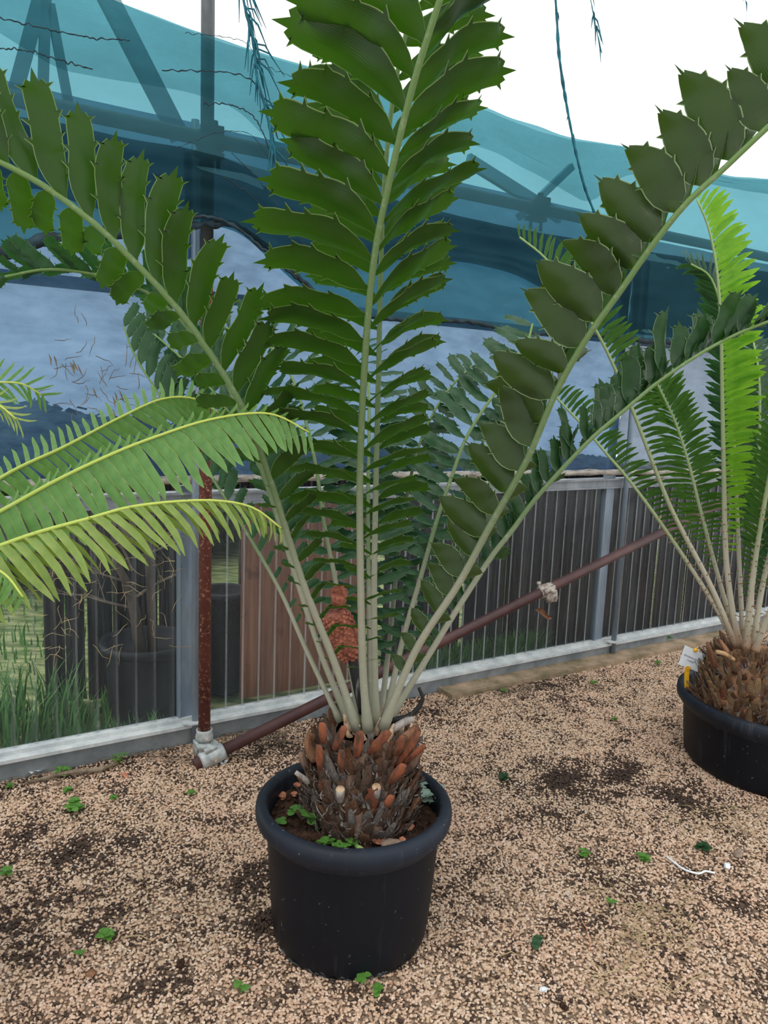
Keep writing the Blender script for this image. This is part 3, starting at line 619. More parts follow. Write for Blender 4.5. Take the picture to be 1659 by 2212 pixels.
# ================================================================ LEAFLETS AND FRONDS
def leaf_mesh(name, kind, sick=.3, arch=.15, cup=.25, seed=0, wav=.03):
    rr = random.Random(seed)
    if kind == 'holly':
        base = [(0, .03), (.05, .045), (.11, .085), (.19, .125), (.29, .15), (.4, .158), (.52, .16), (.64, .16), (.76, .158), (.86, .152), (.93, .142), (.975, .118), (1., .085)]
        spU = [.36+rr.uniform(-.06, .05), .58+rr.uniform(-.05, .05), .76+rr.uniform(-.04, .03), .95]
        spL = [.45+rr.uniform(-.06, .06), .7+rr.uniform(-.05, .05), .94]
        if rr.random() < .5: spU.append(.2)
        sl = .058
    elif kind == 'round':
        base = [(0, .05), (.05, .1), (.14, .2), (.27, .27), (.42, .3), (.58, .29), (.72, .25), (.85, .18), (.95, .1), (1., .04)]
        spU = [.3, .5+rr.uniform(-.05, .05), .7, .88]; spL = [.55, .8]; sl = .06
    elif kind == 'comb':      # long parallel-sided leaflet with a blunt or pointed tip
        base = [(0, .1), (.06, .088), (.2, .092), (.4, .092), (.6, .085), (.78, .07), (.9, .045), (1., .008)]; spU = spL = []; sl = 0
    else:                     # narrow elliptic
        base = [(0, .03), (.05, .055), (.18, .092), (.38, .108), (.6, .102), (.8, .075), (.92, .042), (1., .01)]; spU = [.8] if rr.random() < .5 else []; spL = []; sl = .02
    xs = [b[0] for b in base]
    for s in spU+spL: xs += [s-.03, s, s+.02]
    xs = sorted(set(round(min(1., max(0, x)), 3) for x in xs))
    ys = []
    for x in xs:
        if not ys or x-ys[-1] > .012 or x in [round(s, 3) for s in spU+spL]: ys.append(x)
    vs = (-1, -.5, 0, .5, 1) if kind in ('holly', 'round') else (-1, 0, 1)
    bm = bmesh.new(); uv = bm.loops.layers.uv.new('UVMap'); G = []
    S = set(round(s, 3) for s in spU); T = set(round(s, 3) for s in spL)
    def pos(x, y):
        yc = sick*x*(1-x) + wav*math.sin(x*7+seed)*x
        zc = -arch*x*x + arch*.35*x
        return Vector((x, y+yc, zc + cup*abs(y)*(.6+.4*math.sin(seed+x*3)) + .012*math.sin(x*14+seed+y*9)))
    for x in ys:
        w_ = lerpf(base, x); row = []
        for v in vs:
            y = v*w_; xx = x
            if v == 1 and x in S: y += sl*rr.uniform(.8, 1.4); xx += .035
            if v == -1 and x in T: y -= sl*rr.uniform(.8, 1.4); xx += .035
            if sl > .03 and x > .99: xx += (.10 if v == 0 else -.015 if abs(v) < .9 else .01)
            row.append(bm.verts.new(pos(xx, y)))
        G.append(row)
    nv = len(vs)
    for i in range(len(ys)-1):
        for k in range(nv-1):
            f = bm.faces.new((G[i][k], G[i+1][k], G[i+1][k+1], G[i][k+1])); f.smooth = True
            for l, (a, c_) in zip(f.loops, ((i, k), (i+1, k), (i+1, k+1), (i, k+1))): l[uv].uv = (ys[a], (vs[c_]+1)/2)
    me = bpy.data.meshes.new(name); bm.to_mesh(me); bm.free(); return me
VAR = {}
MAT['hollyu'] = leafmat('spiny_leaf_olive', srgb(34, 58, 28), srgb(56, 80, 34), srgb(80, 120, 20), srgb(150, 172, 120), .36, .22, under=srgb(50, 66, 30))
def variants(key, kind, mat, sick, arch, cup, n=4):
    for sgn in (1, -1):
        L = []
        for i in range(n):
            me = leaf_mesh(key, kind, sick*sgn*(1+.25*(i-1.5)/1.5), arch*(1+.4*((i*7 % 4)-1.5)/1.5), cup, seed=i*3+len(key))
            me.materials.append(MAT[mat]); L.append(me)
        VAR[(key, sgn)] = L
PXSIZE = lambda p, L: L/max(.3, (p-CAMP).length)
class Plant:
    def __init__(s, root): s.root = root; s.items = []; s.base = Vector(root.location)
    def frond(s, ctrl, var, n, Lf, rad=(.013, .003), kap=30, roll=(0, 0), ang=(20, 40), tau=(0, 0), wr=(1, 1), s0=.15, sides=(1, 1), mat='rachis', Bscale=1., jit=1., name='frond', label=None, hint=(0, 1, 0), smax=.995, spiky=0, leafname='leaflet'):
        P = [at(*c_) for c_ in ctrl]; N = 60
        pts, LL = spline(P, N)
        bm = bmesh.new(); uv = bm.loops.layers.uv.new('UVMap')
        rs = [(rad[0]+(rad[1]-rad[0])*(i/(N-1))**.8)*(1+.55*max(0, .05-i/(N-1))/.05) for i in range(N)]
        tube(bm, pts, rs, 9, uv=uv)
        fr = bmobj(bm, name, mat, s.root)
        if label: fr['label'] = label
        rr = random.Random(int(ctrl[0][0]*7+ctrl[-1][0]*13+ctrl[-1][1]))
        if spiky:
            b = bmesh.new()
            for k in range(spiky):
                q = rr.uniform(.03, .5); i = int(q*(N-1)); p = pts[i]; T = (pts[i+1]-p).normalized(); x, y = frame(T); a_ = rr.uniform(0, 6.28); d = x*math.cos(a_)+y*math.sin(a_)
                tube(b, [p+d*rs[i]*.8, p+d*(rs[i]+.013)+T*.004], [.0028, .0004], 4, caps=False)
            sp = bmobj(b, 'spines', mat, s.root); sp['kind'] = 'stuff'
        for k in range(n):
            q = s0+(smax-s0)*k/(n-1)
            for side in (0, 1):
                if not sides[side]: continue
                qq = min(.999, q+(.35*(smax-s0)/n if side else 0)); f = qq*(N-1); i = min(N-2, int(f)); p = pts[i].lerp(pts[i+1], f-i)
                T = (pts[min(N-1, i+2)]-pts[max(0, i-1)]).normalized()
                h = Vector(hint); N0 = (h-T*h.dot(T)).normalized(); S0 = T.cross(N0)
                t_ = (qq-s0)/(smax-s0)
                ro = math.radians(roll[0]+(roll[1]-roll[0])*t_)
                Nn = N0*math.cos(ro)+S0*math.sin(ro); S1 = T.cross(Nn)
                ka = math.radians(kap if not hasattr(kap, '__len__') else kap[0]+(kap[1]-kap[0])*t_) + math.radians(rr.gauss(0, 4)*jit)
                aa = ang if len(ang) == 2 else ang[side*2:side*2+2]
                an = math.radians(aa[0]+(aa[1]-aa[0])*t_+rr.gauss(0, 3)*jit)
                D = (S1*(1 if side == 0 else -1)*math.cos(ka)+Nn*math.sin(ka))*math.cos(an)+T*math.sin(an); D.normalize()
                Wd = (T-D*T.dot(D)).normalized()
                ta = math.radians(tau[0]+(tau[1]-tau[0])*t_+rr.gauss(0, 6)*jit)
                sg = 1 if side == 0 else -1
                R = Matrix.Rotation(ta*sg, 3, D); Wd = R @ Wd
                Wy = Wd*sg; Nz = D.cross(Wy)
                L = lerpf(Lf, qq)*(Bscale if side else 1)*(1+rr.gauss(0, .05)*jit); ww = L*(wr[0]+(wr[1]-wr[0])*t_)
                me = rr.choice(VAR[(var, sg)])
                surf = D*rs[i]*.3
                M4 = Matrix(((D.x*L, Wy.x*ww, Nz.x*L, 0), (D.y*L, Wy.y*ww, Nz.y*L, 0), (D.z*L, Wy.z*ww, Nz.z*L, 0), (0, 0, 0, 1)))
                M4.translation = p+surf-s.base
                c_ = p+D*L*.5; v = Vector(((c_-CAMP).dot(rt), (c_-CAMP).dot(dn), (c_-CAMP).dot(fw)))
                sz = 0
                if v.z > .1:
                    X_, Y_ = CX+FPX*v.x/v.z, CY+FPX*v.y/v.z
                    if -80 < X_ < 1740 and -80 < Y_ < 2300: sz = L/v.z
                s.items.append((sz, fr, me, M4, leafname))
        return fr
    def finish(s, cap=298, merged='leaflets', label=None, minsz=0.):
        it = sorted(s.items, key=lambda a: -a[0]); big = [a for a in it[:cap] if a[0] > minsz]; rest = it[len(big):]
        for sz, fr, me, M4, nm in big:
            o = bpy.data.objects.new(nm, me); C.objects.link(o); o.parent = fr; o.matrix_local = M4
        if rest:
            vs, fs, uvs, base, mats, mi = [], [], [], 0, [], []
            cache = {}
            for sz, fr, me, M4, nm in rest:
                if me.name not in cache:
                    co = np.array([v.co[:] for v in me.vertices]); lp = np.array([l.vertex_index for l in me.loops]); uv = np.array([d.uv[:] for d in me.uv_layers[0].data])
                    cache[me.name] = (co, lp.reshape(-1, 4), uv)
                co, fc, uv = cache[me.name]
                A = np.array(M4); vs.append(co @ A[:3, :3].T + A[:3, 3]); fs.append(fc+base); uvs.append(uv); base += len(co)
                m = me.materials[0]
                if m not in mats: mats.append(m)
                mi += [mats.index(m)]*len(fc)
            V = np.concatenate(vs); F = np.concatenate(fs); UV = np.concatenate(uvs)
            me = bpy.data.meshes.new(merged); me.vertices.add(len(V)); me.vertices.foreach_set('co', V.ravel())
            me.loops.add(F.size); me.loops.foreach_set('vertex_index', F.ravel()); me.polygons.add(len(F))
            me.polygons.foreach_set('loop_start', np.arange(0, F.size, 4)); me.polygons.foreach_set('loop_total', np.full(len(F), 4))
            for m in mats: me.materials.append(m)
            me.polygons.foreach_set('material_index', mi); me.polygons.foreach_set('use_smooth', [True]*len(F))
            u = me.uv_layers.new(name='UVMap'); u.data.foreach_set('uv', UV.ravel()); me.update(); me.validate()
            o = bpy.data.objects.new(merged, me); C.objects.link(o); o.parent = s.root; o['kind'] = 'stuff'
variants('holly_leaflet', 'holly', 'holly', .34, .12, .35)
variants('straight_leaflet', 'holly', 'holly', .12, .06, .3)
variants('round_leaflet', 'round', 'hollyu', .15, .3, .5)
variants('small_leaflet', 'holly', 'hollyback', .2, .18, .5)
variants('edge_leaflet', 'holly', 'edgeleaf', .2, .2, .6)
variants('comb_leaflet', 'comb', 'dioon', .12, .2, .3)
variants('yellow_leaflet', 'comb', 'dioony', .1, .3, .3)
variants('lime_leaflet', 'ellip', 'lime', .1, .1, .4)
variants('dark_leaflet', 'ellip', 'darkleaf', .12, .12, .4)
variants('pale_leaflet', 'ellip', 'hollyback', .12, .12, .4)

def pot(name, c, Hh, rb, rt_, lab, soil_z, rimr=.024, rimh=.05):
    e = empty(name, c); tag(e, lab, 'pot', 'black plant pots on the gravel')
    z = lambda b: lathe(b, c, [(0, 0), (rb*.9, 0), (rb*.97, .006), (rb, .022), *[(rb+(rt_-.03-rb)*(k/10)**.8, .022+(Hh-rimh-.034)*k/10) for k in range(1, 11)], (rt_-.026, Hh-rimh), (rt_-.032, Hh-rimh+.01), (rt_-.045, Hh*.6), (0, Hh*.6)], 96)
    part(e, 'pot_body', 'pot', z)
    part(e, 'rim', 'rim', lambda b: lathe(b, c, [(rt_-.03, Hh-rimh-.03), (rt_-.008, Hh-rimh-.004), (rt_-.001, Hh-rimh+.006), (rt_+.001, Hh-rimh*.6), (rt_-.001, Hh-rimh*.25), (rt_-.008, Hh-.005), (rt_-.018, Hh), (rt_-.03, Hh-.004), (rt_-.036, Hh-.02), (rt_-.040, Hh-rimh-.1)], 96))
    def soil(b):
        R = rt_-.0385; g = [b.verts.new(Vector(c)+ZZ*soil_z)]; rings = []
        for i in range(1, 29):
            r = R*i/28; rings.append([b.verts.new((c[0]+r*math.cos(k*math.pi/40), c[1]+r*math.sin(k*math.pi/40), c[2]+soil_z+.022*noise.noise(Vector((r*14*math.cos(k*math.pi/40), r*14*math.sin(k*math.pi/40), 2)))+.012*noise.noise(Vector((r*60*math.cos(k*math.pi/40), r*60*math.sin(k*math.pi/40), 7))))) for k in range(80)])
        for k in range(80): b.faces.new((g[0], rings[0][k], rings[0][(k+1) % 80]))
        for a_, c_ in zip(rings, rings[1:]):
            for k in range(80): b.faces.new((a_[k], c_[k], c_[(k+1) % 80], a_[(k+1) % 80]))
        rr = random.Random(3)
        for i in range(260):
            r = R*math.sqrt(rr.random())*.97; a_ = rr.uniform(0, 6.28)
            blob(b, (c[0]+r*math.cos(a_), c[1]+r*math.sin(a_), c[2]+soil_z+.006), rr.uniform(.003, .009), 1, .2, (1, .8, .7))
    o = part(e, 'soil', 'potting', soil); o['kind'] = 'stuff'
    return e
# ---- main pot
RC = at(764, 1740, 2.0); PC = Vector((-.05, 1.99, 0)); PH = .398
mp = pot('plant_pot', PC, PH, .216, .270, 'large black plastic pot in the middle holding the big spiny-leaved plant', PH-.062)
def shards(b):
    rr = random.Random(8)
    for k in range(26):
        a_ = -math.pi/2+rr.uniform(-1.1, .5); p = PC+Vector((math.cos(a_)*.208, math.sin(a_)*.208, .004)); x = Vector((-math.sin(a_), math.cos(a_), 0))
        tube(b, [p-x*.012+ZZ*rr.uniform(0, .006), p+ZZ*rr.uniform(.005, .02)+Vector((math.cos(a_), math.sin(a_), 0))*.008, p+x*.014], [.0006, .0016, .0006], 4)
part(mp, 'frayed_edge', 'greypipe', shards, label='dusty frayed edge at the base of the pot')
# ---- caudex
def caudex(root, c, z0, z1, prof, n, sz, mats, rr, tilt=(.25, .95), fibre=True, basename='leaf_base', core='bark'):
    b = bmesh.new(); R = lathe(b, c, [(0, z0-.02)]+[(lerpf(prof, t/14)*.86, z0+(z1-z0)*t/14) for t in range(15)]+[(0, z1+.0)], 48)
    for v in b.verts:
        k = 1+.12*noise.noise(v.co*30); v.co.x = c[0]+(v.co.x-c[0])*k; v.co.y = c[1]+(v.co.y-c[1])*k
    bmobj(b, 'stem', core, root)
    # a handful of shared stub meshes
    ms = []
    for i in range(7):
        bm = bmesh.new(); q = rr.uniform; secs = []
        for s_, w_, t_, dz in ((0, .95, .5, 0), (.25, 1.05, .55, .02), (.55, .85, .5, .07), (.82, .62+.15*q(-1, 1), .36, .15), (1., .55+.2*q(-1, 1), .3, .2+.1*q(-1, 1))):
            ring = []
            for k in range(8):
                a_ = 2*math.pi*k/8; ring.append(bm.verts.new((w_*.5*math.cos(a_)*(1+.15*q(-1, 1)), .5*t_*math.sin(a_)*(1+.2*q(-1, 1))+dz, s_*(1+(.12*q(-1, 1) if s_ == 1 else 0)))))
            secs.append(ring)
        for a_, c_ in zip(secs, secs[1:]):
            for k in range(8): f = bm.faces.new((a_[k], a_[(k+1) % 8], c_[(k+1) % 8], c_[k])); f.smooth = True
        bm.faces.new(secs[-1]); me = bpy.data.meshes.new(basename); bm.to_mesh(me); bm.free(); ms.append(me)
    done = {}
    for i in range(n):
        t = (i+.5)/n; zz = z0+(z1-z0)*(t*.98); a_ = i*2.39996+rr.uniform(-.12, .12); r = lerpf(prof, t)
        rad = Vector((math.cos(a_), math.sin(a_), 0)); tn = Vector((-math.sin(a_), math.cos(a_), 0))
        ti = tilt[0]+(tilt[1]-tilt[0])*rr.random()**1.5
        up = (ZZ*math.cos(ti)+rad*math.sin(ti)).normalized(); out = tn.cross(up)*-1
        if out.dot(rad) < 0: out = -out
        tw = Matrix.Rotation(rr.uniform(-.3, .3), 3, up); tn2 = tw @ tn; out = tw @ out
        s_ = sz*rr.uniform(.75, 1.25); w_ = s_*rr.uniform(.3, .62); th = s_*rr.uniform(.22, .4)
        m = rr.choices(mats[0], mats[1])[0] if t > .25 else rr.choices(mats[0], mats[2])[0]
        me = rr.choice(ms); key = (me.name, m)
        if key not in done: me2 = me.copy(); me2.materials.append(MAT[m]); done[key] = me2
        o = bpy.data.objects.new(basename, done[key]); C.objects.link(o); o.parent = root
        p = Vector(c)+rad*r*.86+ZZ*(zz-.02)-Vector(root.location)
        M4 = Matrix(((tn2.x*w_, out.x*th, up.x*s_, p.x), (tn2.y*w_, out.y*th, up.y*s_, p.y), (tn2.z*w_, out.z*th, up.z*s_, p.z), (0, 0, 0, 1))); o.matrix_local = M4
    if fibre:
        b = bmesh.new()
        for i in range(1100):
            t = rr.random(); a_ = rr.uniform(0, 6.28); r = lerpf(prof, t)*rr.uniform(.93, 1.04); p = Vector((c[0]+r*math.cos(a_), c[1]+r*math.sin(a_), z0+(z1-z0)*t+c[2])); rad = Vector((math.cos(a_), math.sin(a_), 0)); tn = Vector((-math.sin(a_), math.cos(a_), 0))
            d = ZZ*rr.uniform(.2, 1)+rad*rr.uniform(.1, .6)+tn*rr.uniform(-.7, .7); L = sz*rr.uniform(.25, .75)
            w_ = tn*rr.uniform(.0015, .004); f = b.faces.new([b.verts.new(p-w_), b.verts.new(p+w_), b.verts.new(p+d*L*.5+w_+rad*.004), b.verts.new(p+d*L), b.verts.new(p+d*L*.5-w_+rad*.004)])
        o = bmobj(b, 'fibres', 'greybark', root); o['kind'] = 'stuff'
cy = empty('cycad', PC+ZZ*(PH-.06)); tag(cy, 'tall plant with spiny dark green holly-like leaflets in the central black pot', 'plant')
rc = random.Random(12)
CC = Vector((at(783, 1640, 2.0).x, 2.0, 0)); ZC0 = PH-.08; ZC1 = .585
print('crown z', at(790, 1570, 2.0).z, CC)
caudex(cy, CC, ZC0, ZC1, [(0, .15), (.2, .16), (.6, .15), (.85, .13), (1, .095)], 230, .06, (['bark', 'bark2', 'orange', 'greybark'], [4, 3, .35, 2.5], [5, 3, .1, 2]), rc, tilt=(.08, .65))
caudex(cy, CC, ZC0+.03, ZC1, [(0, .14), (.4, .152), (.8, .138), (1, .1)], 60, .085, (['bark', 'bark2', 'orange', 'greybark'], [4, 3, .6, 2], [5, 3, .1, 2]), rc, tilt=(.1, .5), fibre=False)
# cut round stubs
for (px, py, m) in ((735, 1705, 'cut'), (813, 1700, 'cut')):
    p = at(px, py, 2.0-.165); d = Vector((0, -.45, 1)).normalized()
    o = part(cy, 'cut_stub', 'greybark', lambda b: (tube(b, [p-ZZ*.05+Vector((0, .03, 0)), p-ZZ*.02+Vector((0, .006, 0)), p], [.009, .011, .0125], 10)))
    q = part(cy, 'cut_face', 'cut', lambda b: (tube(b, [p-d*.001, p+d*.003], [.0118, .0105], 12)))
# orange cut leaf bases that show at the front
for (px, py, an, L, wd) in ((690, 1632, .05, .062, .03), (738, 1640, .0, .055, .026), (775, 1602, -.1, .06, .03), (735, 1590, -.35, .06, .026), (822, 1600, -.6, .07, .034), (866, 1606, -.3, .05, .036), (860, 1668, -.5, .055, .036), (842, 1728, -.3, .03, .03), (697, 1580, .05, .05, .03), (900, 1625, -.7, .06, .03)):
    dx = (px-783)/140; yy = 2.0-.185*math.sqrt(max(.05, 1-dx*dx)) ; p = at(px, py, yy); up = Vector((-math.sin(an), -.25, math.cos(an))).normalized(); sd = Vector((math.cos(an), dx*.9, math.sin(an))).normalized()
    def ob(b):
        secs = []
        for s_, w_, t_ in ((-.75, .5, .5), (-.2, .85, .7), (.25, .8, .7), (.5, .62, .5), (.54, .4, .3)):
            q = p+up*L*s_; secs.append([b.verts.new(q+sd*wd*.5*w_*math.cos(2*math.pi*k/10)+sd.cross(up)*wd*.32*t_*math.sin(2*math.pi*k/10)*(1+.1*rc.uniform(-1, 1))) for k in range(10)])
        for a_, c_ in zip(secs, secs[1:]):
            for k in range(10): b.faces.new((a_[k], a_[(k+1) % 10], c_[(k+1) % 10], c_[k]))
        b.faces.new(secs[-1]); b.faces.new(secs[0][::-1])
    part(cy, 'leaf_base', 'orange', ob, label='orange cut leaf base')
# flared dry bases on the right of the crown
def flare(b, P, w0, w1):
    pts, _ = spline([at(*q) for q in P], 8); tube(b, pts, [w0+(w1-w0)*i/7 for i in range(8)], 7)
for P, w0, w1, m in (([(850, 1620, 1.95), (880, 1590, 1.93), (905, 1572, 1.93)], .016, .012, 'bark2'), ([(855, 1650, 1.93), (885, 1615, 1.9), (903, 1580, 1.9)], .014, .009, 'orange'), ([(875, 1670, 1.95), (895, 1640, 1.93), (908, 1618, 1.93)], .014, .012, 'bark'), ([(840, 1580, 1.96), (870, 1562, 1.96), (890, 1552, 1.98)], .012, .01, 'greybark'), ([(680, 1640, 1.95), (668, 1610, 1.94), (672, 1585, 1.94)], .015, .013, 'bark2'), ([(665, 1660, 1.95), (655, 1640, 1.95), (652, 1625, 1.95)], .012, .01, 'bark'), ([(665, 1690, 1.9), (655, 1680, 1.88), (638, 1668, 1.88)], .008, .006, 'greybark')):
    part(cy, 'leaf_base', m, lambda b: flare(b, P, w0, w1), label='flared dry leaf base')
# tan woolly scales in the crown
rw = random.Random(2)
for i in range(26):
    a_ = rw.uniform(0, 6.28); r = rw.uniform(.0, .085); p = Vector((CC.x+.01+r*math.cos(a_), 2.0+r*math.sin(a_), ZC1-.02)); t_ = p+Vector((math.cos(a_)*.02, math.sin(a_)*.02, rw.uniform(.03, .075)))
    part(cy, 'scale_leaf', 'wool', lambda b: tube(b, [p, p.lerp(t_, .5), t_], [.011, .010, .003], 7))
# dead blackened curved stalk
part(cy, 'dead_stalk', 'blackstalk', lambda b: tube(b, spline([at(835, 1560, 1.98), at(862, 1553, 1.98), at(886, 1545, 1.98), at(904, 1528, 1.98), at(913, 1508, 1.98), at(905, 1486, 1.98)], 26)[0], [.0095-.0002*i for i in range(26)], 10), label='blackened curved dead stalk')
part(cy, 'cone_stalk', 'blackstalk', lambda b: tube(b, spline([at(785, 1540, 2.05), at(768, 1460, 2.06), at(758, 1400, 2.07)], 10)[0], .014, 10))
cA, cB = at(760, 1418, 2.08), at(722, 1325, 2.06)
def cone(b):
    pts = [cA.lerp(cB, i/8) for i in range(9)]; tube(b, pts, [.02, .036, .04, .041, .042, .042, .041, .038, .03], 16)
    ax = (cB-cA).normalized(); x, y = frame(ax); 
    for i in range(210):
        s_ = i/210; a_ = i*2.39996; rr_ = lerpf([(0, .028), (.15, .038), (.8, .042), (1, .032)], s_); d = x*math.cos(a_)+y*math.sin(a_); p = cA.lerp(cB, s_)+d*rr_
        blob(b, p, .0065, 1, .25, (1.2, .8, .9), Matrix.Rotation(a_, 3, 'Z'))
part(cy, 'cone', 'cone', cone, label='dry reddish-brown cone')
def rosette(b):
    c_ = at(733, 1278, 2.05)
    for i in range(11):
        a_ = i*2*math.pi/11; d = Vector((math.cos(a_), -.35, math.sin(a_)*.8)).normalized(); s_ = d.cross(Vector((0, 1, 0))).normalized()
        v = [b.verts.new(c_), b.verts.new(c_+d*.014+s_*.009), b.verts.new(c_+d*.027), b.verts.new(c_+d*.014-s_*.009)]; b.faces.new(v)
    blob(b, c_+Vector((0, .02, -.02)), .026, 2, .2, (1, 1, 1.1))
part(cy, 'cone_tip', 'cone', rosette, label='dry open rosette at the cone tip')
# ---- fronds of the main plant
pl = Plant(cy); hv = 'holly_leaflet'; sv = 'straight_leaflet'
Lmain = [(0, .03), (.1, .045), (.2, .09), (.3, .14), (.42, .19), (.6, .23), (.8, .245), (.93, .23), (1, .18)]
# front centre
pl.frond([(795, 1580, 1.96), (784, 1450, 1.94), (778, 1200, 1.88), (778, 1000, 1.82), (790, 750, 1.72), (808, 560, 1.64), (835, 420, 1.58), (870, 270, 1.52), (905, 140, 1.47), (950, 0, 1.42), (990, -140, 1.38), (1030, -270, 1.35)], hv, 30, Lmain, rad=(.0112, .0055), kap=(12, 32), roll=(0, 30), ang=(4, 20, 8, 42), tau=(-62, -5), wr=(1.0, 1.), s0=.1, Bscale=.95, label='front upright frond')
# just behind it
pl.frond([(812, 1570, 2.0), (808, 1300, 2.02), (813, 1000, 2.03), (818, 800, 2.0), (822, 600, 1.96), (830, 400, 1.9), (848, 220, 1.85), (880, 60, 1.8), (925, -80, 1.75), (960, -200, 1.7)], hv, 26, [(0, .03), (.15, .07), (.3, .14), (.5, .2), (.85, .22), (1, .16)], rad=(.01, .0045), kap=30, roll=(0, 10), ang=(8, 24, 12, 34), tau=(-50, -15), wr=(.85, .9), s0=.14, label='upright frond just behind the front one')
# big left
pl.frond([(772, 1575, 1.97), (722, 1430, 1.95), (655, 1260, 1.9), (592, 1062, 1.84), (530, 893, 1.78), (440, 742, 1.72), (360, 640, 1.68), (270, 545, 1.64), (200, 480, 1.61), (100, 405, 1.58), (0, 350, 1.55), (-110, 300, 1.52)], sv, 27, [(0, .02), (.15, .04), (.3, .07), (.42, .11), (.55, .155), (.8, .18), (1, .185)], rad=(.011, .0055), kap=(25, 29), roll=(-25, -31), ang=(5, -8, 30, 42), tau=(-32, -14), wr=(.9, .84), s0=.12, Bscale=1.12, jit=1.3, label='big frond reaching to the upper left')
# arching left, ending level
pl.frond([(762, 1572, 2.02), (700, 1430, 2.03), (640, 1250, 2.06), (590, 1090, 2.1), (545, 960, 2.12), (480, 810, 2.14), (415, 720, 2.14), (345, 650, 2.12), (270, 610, 2.08), (190, 590, 2.04), (100, 582, 2.0), (10, 598, 1.96)], 'small_leaflet', 34, [(0, .03), (.2, .05), (.4, .09), (.7, .13), (.92, .11), (1, .06)], rad=(.0095, .0035), kap=(60, 30), roll=(-20, -60), ang=(25, 50), jit=2.2, tau=(-20, 25), wr=(1, 1), s0=.15, label='arching frond with its tip at the left edge')
# thin one far left
pl.frond([(735, 1560, 2.05), (660, 1400, 2.12), (602, 1270, 2.2), (520, 1130, 2.3), (438, 1000, 2.4), (345, 855, 2.48), (290, 765, 2.52), (268, 705, 2.54)], 'small_leaflet', 24, [(0, .02), (.3, .035), (.42, .07), (.6, .12), (.9, .12), (1, .08)], rad=(.008, .003), kap=(20, 20), roll=(-15, -15), ang=(35, 38), tau=(-10, 0), wr=(1.1, 1.1), s0=.2, sides=(0, 1), label='thin frond with leaflets on one side, left of the plant')
pl.frond([(750, 1565, 2.06), (690, 1400, 2.15), (625, 1200, 2.24), (560, 1010, 2.34), (500, 900, 2.4), (430, 810, 2.45), (360, 745, 2.5), (330, 720, 2.52)], 'small_leaflet', 20, [(0, .03), (.4, .07), (.6, .11), (.9, .12), (1, .09)], rad=(.008, .003), kap=(40, 40), roll=(-20, -25), ang=(40, 45), tau=(-10, 0), wr=(1.1, 1.1), s0=.3, label='frond behind the big left one')
# back left
pl.frond([(778, 1560, 2.06), (742, 1350, 2.12), (722, 1240, 2.16), (700, 1130, 2.2), (683, 1010, 2.26), (663, 920, 2.32), (635, 825, 2.4), (595, 760, 2.48), (540, 722, 2.52), (470, 705, 2.55)], 'small_leaflet', 26, [(0, .03), (.2, .08), (.4, .13), (.8, .14), (1, .09)], rad=(.0095, .003), kap=(30, 45), roll=(0, -20), ang=(8, 25), tau=(45, 30), wr=(.8, .8), s0=.14, label='back frond curving to the left')
# back middle
pl.frond([(800, 1550, 2.07), (797, 1300, 2.15), (795, 1100, 2.22), (797, 950, 2.3), (797, 850, 2.38), (790, 780, 2.48), (770, 735, 2.58)], 'small_leaflet', 24, [(0, .03), (.2, .09), (.4, .14), (.8, .15), (1, .09)], rad=(.0095, .003), kap=(20, 40), roll=(0, 0), ang=(8, 25), tau=(50, 35), wr=(.8, .8), s0=.14, label='short upright frond at the back')
# back right 1, 2
pl.frond([(832, 1556, 2.05), (868, 1390, 2.12), (905, 1260, 2.17), (942, 1129, 2.22), (974, 1034, 2.27), (1003, 955, 2.32), (1037, 895, 2.36), (1072, 845, 2.4), (1108, 790, 2.45), (1140, 735, 2.5), (1150, 700, 2.55)], 'small_leaflet', 25, [(0, .03), (.2, .08), (.4, .13), (.8, .14), (1, .1)], rad=(.0095, .0035), kap=(30, 42), roll=(0, 6), jit=2., ang=(8, 25), tau=(50, 15), wr=(.95, 1.), s0=.14, label='back frond right of centre')
pl.frond([(822, 1552, 2.08), (842, 1380, 2.18), (860, 1200, 2.28), (872, 1110, 2.33), (892, 1010, 2.4), (910, 950, 2.45), (940, 885, 2.5), (975, 835, 2.56), (1020, 790, 2.62)], 'small_leaflet', 24, [(0, .03), (.2, .08), (.4, .12), (.8, .13), (1, .09)], rad=(.009, .003), kap=(30, 42), roll=(0, 6), jit=2., ang=(8, 25), tau=(50, 15), wr=(.95, 1.), s0=.14, label='farthest frond right of centre')
# big right
pl.frond([(828, 1572, 1.96), (898, 1405, 1.93), (990, 1262, 1.88), (1062, 1130, 1.83), (1140, 990, 1.78), (1200, 850, 1.73), (1268, 730, 1.68), (1338, 632, 1.64), (1402, 540, 1.6), (1480, 442, 1.56), (1560, 368, 1.53), (1640, 292, 1.5), (1730, 210, 1.47), (1800, 150, 1.45)], 'round_leaflet', 26, [(0, .02), (.12, .055), (.25, .1), (.4, .13), (.6, .155), (.8, .165), (1, .16)], rad=(.0112, .005), kap=(50, 70), roll=(16, 44), ang=(20, 12, 15, 22), tau=(14, -5), wr=(.95, .82), s0=.1, Bscale=1., jit=1.8, label='big frond reaching to the upper right')
